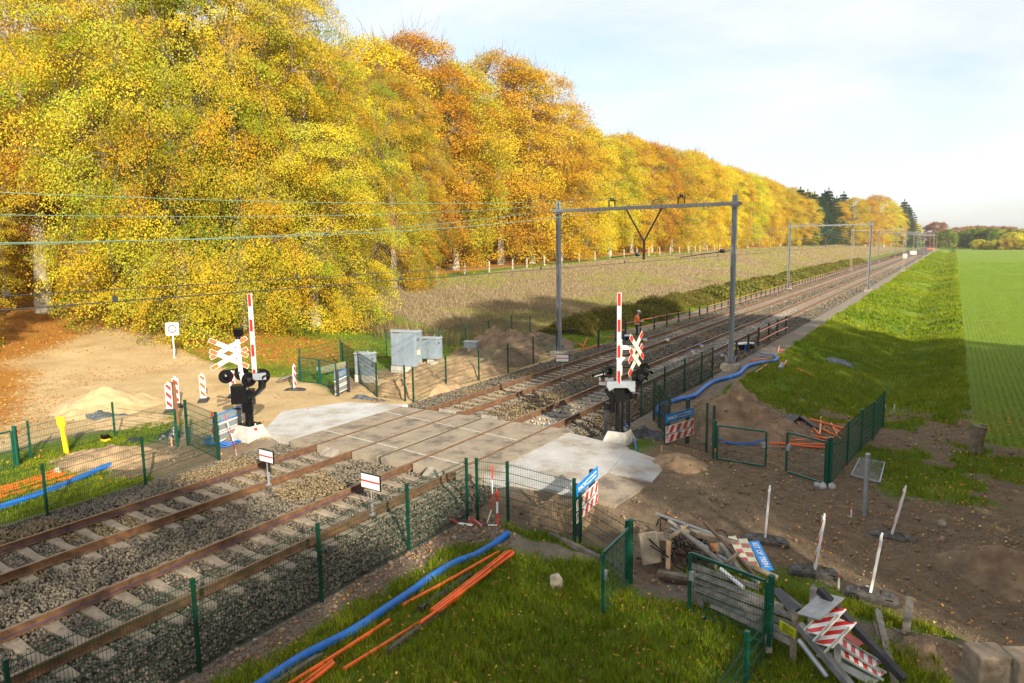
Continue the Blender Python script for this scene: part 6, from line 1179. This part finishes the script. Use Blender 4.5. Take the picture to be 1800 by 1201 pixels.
# galvanised pole and mesh frame on the grass
a=GT(1520,908); t=thing('steel_pole','thick galvanised pole standing at the muddy road edge','pole',(a.x,a.y,ground(a.x,a.y)),0); b=MB(); b.lathe((0,0,0),[(.055,-.2),(.055,1.5)],16); b.build('shaft',STEEL,t,smooth=True); b=MB(); b.lathe((0,0,0),[(.057,1.5),(.05,1.52)],16); b.build('cap',STEEL,t)
Q=[GT(*p) for p in ((1511,810),(1555,818),(1546,853),(1496,840))]; t=thing('wire_mesh_frame','grey wire mesh frame lying flat on the grass behind the galvanised pole','mesh frame',Q[0]); b=MB()
for i in range(4): b.bar(Q[i]+V3(0,0,.08),Q[(i+1)%4]+V3(0,0,.08),.03,.03)
b.build('edge_frame',STEEL,t,world=True); b=MB()
for k in range(1,22): f=k/22; b.tube([Q[0].lerp(Q[1],f)+V3(0,0,.08),Q[3].lerp(Q[2],f)+V3(0,0,.08)],.004,3,cap=False)
for k in range(1,18): f=k/18; b.tube([Q[0].lerp(Q[3],f)+V3(0,0,.08),Q[1].lerp(Q[2],f)+V3(0,0,.08)],.003,3,cap=False)
b.build('wire_mesh',STEEL,t,world=True)
# checker plate, concrete blocks
P4=[PZ(1352,1032,.05),PZ(1372,1034,.05),PZ(1412,1066,-.05),PZ(1388,1078,-.1)]; b=MB(); b.add(P4+[p-V3(0,0,.04) for p in P4],[(0,1,2,3),(7,6,5,4)]+[(i,4+i,4+(i+1)%4,(i+1)%4) for i in range(4)]); tag(b.build('ribbed_plate',mat('ribbed_plastic',(.07,.075,.08),.5,c2=(.035,.037,.04),scale=60),None,loc=P4[0]),'dark ribbed plate behind the grey boards','plate')
for px,py,s_,lab in ((1733,1190,.5,'sandy concrete block at the bottom right, left one of two'),(1800,1200,.5,'sandy concrete block cut by the right bottom corner')):
    a=GT(px,py); b=MB(); h_=s_*.52; b.add([(-h_,-h_,-.1),(h_,-h_,-.1),(h_,h_,-.1),(-h_,h_,-.1),(-h_*.9,-h_*.85,.44),(h_*.9,-h_*.85,.44),(h_*.9,h_*.85,.44),(-h_*.9,h_*.85,.44)],[(0,3,2,1),(4,5,6,7)]+[(i,(i+1)%4,4+(i+1)%4,4+i) for i in range(4)]); o=b.build('concrete_block',mat('sandy_block',(.34,.27,.19),.95,c2=(.2,.155,.105),scale=4,bump=.5),None,bevel=.03); tag(o,lab,'concrete block','concrete blocks at the right corner'); o.location=(a.x,a.y,ground(a.x,a.y)); o.rotation_euler=(0,0,.5)
# yellow notice
A_=PZ(1371,1090,.17); t=thing('yellow_notice','yellow notice with small black lines fixed to the grey boards','notice',A_); ax=(PZ(1400,1107,.12)-A_).normalized(); ay=V3(0,-.25,1); ay=(ay-ay.dot(ax)*ax).normalized(); L=(PZ(1400,1107,.12)-A_).length
b=MB(); b.prism([(0,-.2),(L,-.2),(L,.0),(0,.0)],A_,ax,ay,.006); b.build('plate',mat('notice_yellow',(.72,.72,.03),.5,c2=(.62,.64,.03)),t,world=True); b=MB(); n_=ax.cross(ay)
n_=n_ if n_.y<0 else -n_
for k in range(6): b.prism([(.06,-.03-.027*k),(L*(.85 if k%3 else .6),-.03-.027*k),(L*(.85 if k%3 else .6),-.038-.027*k),(.06,-.038-.027*k)],A_+n_*.004,ax,ay,.002)
b.build('print_lines',BLACK,t,world=True)
# rock, tape, bottle, sign with the red ring
def rock(px,py,s_,lab,m,group=None,el=1.0):
    a=GT(px,py); v,f=icos(); r_=np.random.default_rng(int(px)); v=v*r_.uniform(.75,1.15,(12,1))*s_*np.array([1,.8,el]); b=MB(); b.add(v.tolist(),[tuple(q) for q in f]); o=b.build('rock',m,None,bevel=.01); o.location=(a.x,a.y,ground(a.x,a.y)+s_*el*.5); tag(o,lab,'rock',group)
rock(978,1036,.15,'upright pale stone on the near grass',mat('pale_rock',(.42,.36,.26),.9,c2=(.3,.24,.16)),el=1.4)
for px,py,s_ in ((1437,856,.10),(1447,859,.12),(1463,860,.12)): rock(px,py,s_,'white stone at the foot of the dark fence, %s'%{1437:'left',1447:'middle',1463:'right'}[px],mat('white_stone',(.55,.54,.52),.9),'white stones')
rock(1655,927,.12,'grey stone on the mud at right',OLDCON); rock(102,833,.14,'beige stone near the left orange tubes',mat('pale_rock',(.4,.3,.2))); rock(152,812,.15,'beige stone behind the left blue pipe',mat('pale_rock',(.4,.3,.2)))
def tape(pts,lab,seg=.09,wd=.028,loose=True):
    t=thing('barrier_tape',lab,'tape',pts[0],0,'red and white tapes'); b=MB(); P=[Vector(p) for p in pts]; k=0
    for i in range(len(P)-1):
        L=(P[i+1]-P[i]).length; n=max(1,int(L/seg)); 
        for j in range(n): b.mi=k%2; k+=1; b.bar(P[i].lerp(P[i+1],j/n),P[i].lerp(P[i+1],(j+1)/n),.006,wd,up=(math.sin(k*1.3),math.cos(k*.7),.6)) 
    b.build('strip',[RED,WHITE],t,world=True)
x0,y0=-8.83,13.31; z0=ground(x0,y0)
tape([(x0,y0-.03,z0+1.42),(x0+.0,y0-.05,z0+.75),(x0-.03,y0-.06,z0+.35),(x0-.1,y0-.15,z0+.05)],'strip of red and white tape hanging on the corner fence',.28)
tape([(x0+.12,y0-.03,z0+.85),(x0+.13,y0-.06,z0+.3),(x0+.2,y0-.15,z0+.06),(x0,y0-.25,z0+.05),(x0-.35,y0-.3,z0+.12),(x0-.1,y0-.35,z0+.04),(x0-.5,y0-.3,z0+.16),(x0-.6,y0-.2,z0+.03),(x0-.3,y0-.45,z0+.06),(x0-.7,y0-.5,z0+.05),(x0-.95,y0-.45,z0+.10),(x0-1.2,y0-.6,z0+.04),(x0-1.35,y0-.5,z0+.08)],'loose red and white tape lying at the foot of the corner fence',.22,.05)
x0,y0=-19.15,13.5; tape([(x0-.5,y0+.1,z0+1.45),(x0-.45,y0+.05,z0+.7),(x0-.35,y0,z0+.75),(x0-.3,y0,z0+1.45)],'red and white tape looped over the left fence corner',.2); tape([(x0+.15,y0+.1,z0+1.4),(x0+.3,y0+.2,z0+.8),(x0+.35,y0+.3,z0+.02)],'red and white tape hanging between left fence corner and barrier',.2)
a=G(452,756,.1); b=MB(); b.lathe(V3(-19.3,14.95,.1),[(.045,0),(.045,.16),(.02,.22),(.02,.26)],12); b.mi=1; b.lathe(V3(-19.3,14.95,.1),[(.047,.02),(.047,.12)],12); tag(b.build('drink_bottle',[mat('clear_plastic',(.7,.7,.68),.2),RED],None,loc=(-19.3,14.95,.1)),'small bottle with a red label on the left barrier base','bottle')
a=GT(307,631); t=thing('road_sign','white square sign with a red ring on a thin white post by the dirt track','road sign',(a.x,a.y,ground(a.x,a.y)),math.radians(50)); b=MB(); b.lathe((0,0,0),[(.04,-.2),(.04,1.9)],12); b.build('post',WHITE,t,smooth=True); b=MB(); b.prism([(-.34,.03),(-.31,0),(.31,0),(.34,.03),(.34,.69),(.31,.72),(-.31,.72),(-.34,.69)],(0,-.05,1.35),(1,0,0),(0,0,1),.02); pn=b.build('panel',WHITE,t); b=MB(); n=32
for k in range(n):
    a0,a1=k/n*6.2832,(k+1)/n*6.2832; b.add([(math.cos(q)*r_,-.064,1.71+math.sin(q)*r_) for r_ in (.17,.24) for q in (a0,a1)],[(0,1,3,2)])
b.build('red_ring',RED,pn); b=MB(); [b.box((x_,-.063,1.71+z_),(.09,.003,.05)) for x_,z_ in ((-.05,-.03),(.05,-.03),(0,.04))]; b.build('faded_symbol',mat('faded_green_grey',(.35,.45,.42),.7),pn)
# planks near the green double gate
plank((490,668),(524,655),-.2,.05,.2,.06,WOODG,'grey timber pile end beside the double gate',group='timbers by the double gate'); plank((486,672),(520,661),-.3,-.2,.2,.06,WOOD,'lower timber beside the double gate',group='timbers by the double gate'); plank((560,652),(612,640),.0,.1,.05,.35,mat('olive_board',(.22,.21,.12),.9),'olive board wall behind the double gate',group='timbers by the double gate',up=(0,0,1))
# wood edge fence posts
t=thing('field_fence','pale leaning posts of the field fence along the wood','fence',(-51,60,ground(-51,60)))
y=56
while y<190:
    b=MB(); x=-51.5+.4*math.sin(y); z=ground(x,y); b.bar((x,y,z-.2),(x+rt.uniform(-.12,.12),y+rt.uniform(-.12,.12),z+1.45),.13,.13,up=(0,1,0)); b.build('post',mat('pale_fence_post',(.55,.50,.42),.9,c2=(.4,.36,.3)),t,world=True); y+=rt.uniform(4.5,6.5)
# far things beside the track
for px,py,d,sz,c_,lab,nm,ct in ((1592,448,235,(1.2,1.0,1.6),(.75,.74,.62),'cream cabinet beside the rail fence far down the line','far_cabinet','cabinet'),(1607,443,290,(2.6,1.2,1.5),(.75,.76,.72),'long white cabinet far down the line','far_cabinet','cabinet'),(1637,434,420,(4,1.6,1.0),(.9,.17,.03),'orange sheet or boat shape on the far grass bank','orange_cover','cover'),(1655,427,620,(9,3,4.5),(.75,.78,.85),'white and blue vehicle far away where the line ends','far_vehicle','vehicle')):
    x,y=at(px,d); z=ground(x,y); t=thing(nm,lab,ct,(x,y,z)); b=MB(); b.box((0,0,sz[2]/2),sz); b.build('body',mat(lab[:9]+ct,c_,.6,c2=tuple(q*.9 for q in c_)),t,bevel=.12); b=MB(); b.box((0,0,sz[2]+.06),(sz[0]*1.04,sz[1]*1.06,.12)); b.build('top',mat(lab[:7]+'top',tuple(q*.8 for q in c_)),t)
    if ct=='vehicle': b=MB(); b.box((2.5,-1.55,1.6),(3.2,.1,2.4)); b.build('blue_panel',BLUE,t); b=MB(); [b.lathe((q,-1.2,.5),[(.5,-.15),(.5,.15)],14,M=Matrix.Rotation(math.pi/2,3,'X')) for q in (-3,3)]; b.build('wheels',BLACK,t)
# ---------------- air
hz=bpy.data.materials.new('haze'); hz.use_nodes=True; t=hz.node_tree; t.nodes.clear(); o_=t.nodes.new('ShaderNodeOutputMaterial'); v_=t.nodes.new('ShaderNodeVolumePrincipled'); v_.inputs['Density'].default_value=.00016; v_.inputs['Color'].default_value=(.93,.96,1,1); v_.inputs['Anisotropy'].default_value=.2; t.links.new(v_.outputs[0],o_.inputs['Volume'])
b=MB(); b.box((0,0,0),(1,1,1)); o=b.build('haze',hz); o.location=(-50,420,20); o.scale=(1100,1400,75); tag(o,'thin autumn haze over the fields','haze',kind='stuff')
sc.cycles.volume_bounces=0; sc.cycles.volume_max_steps=64
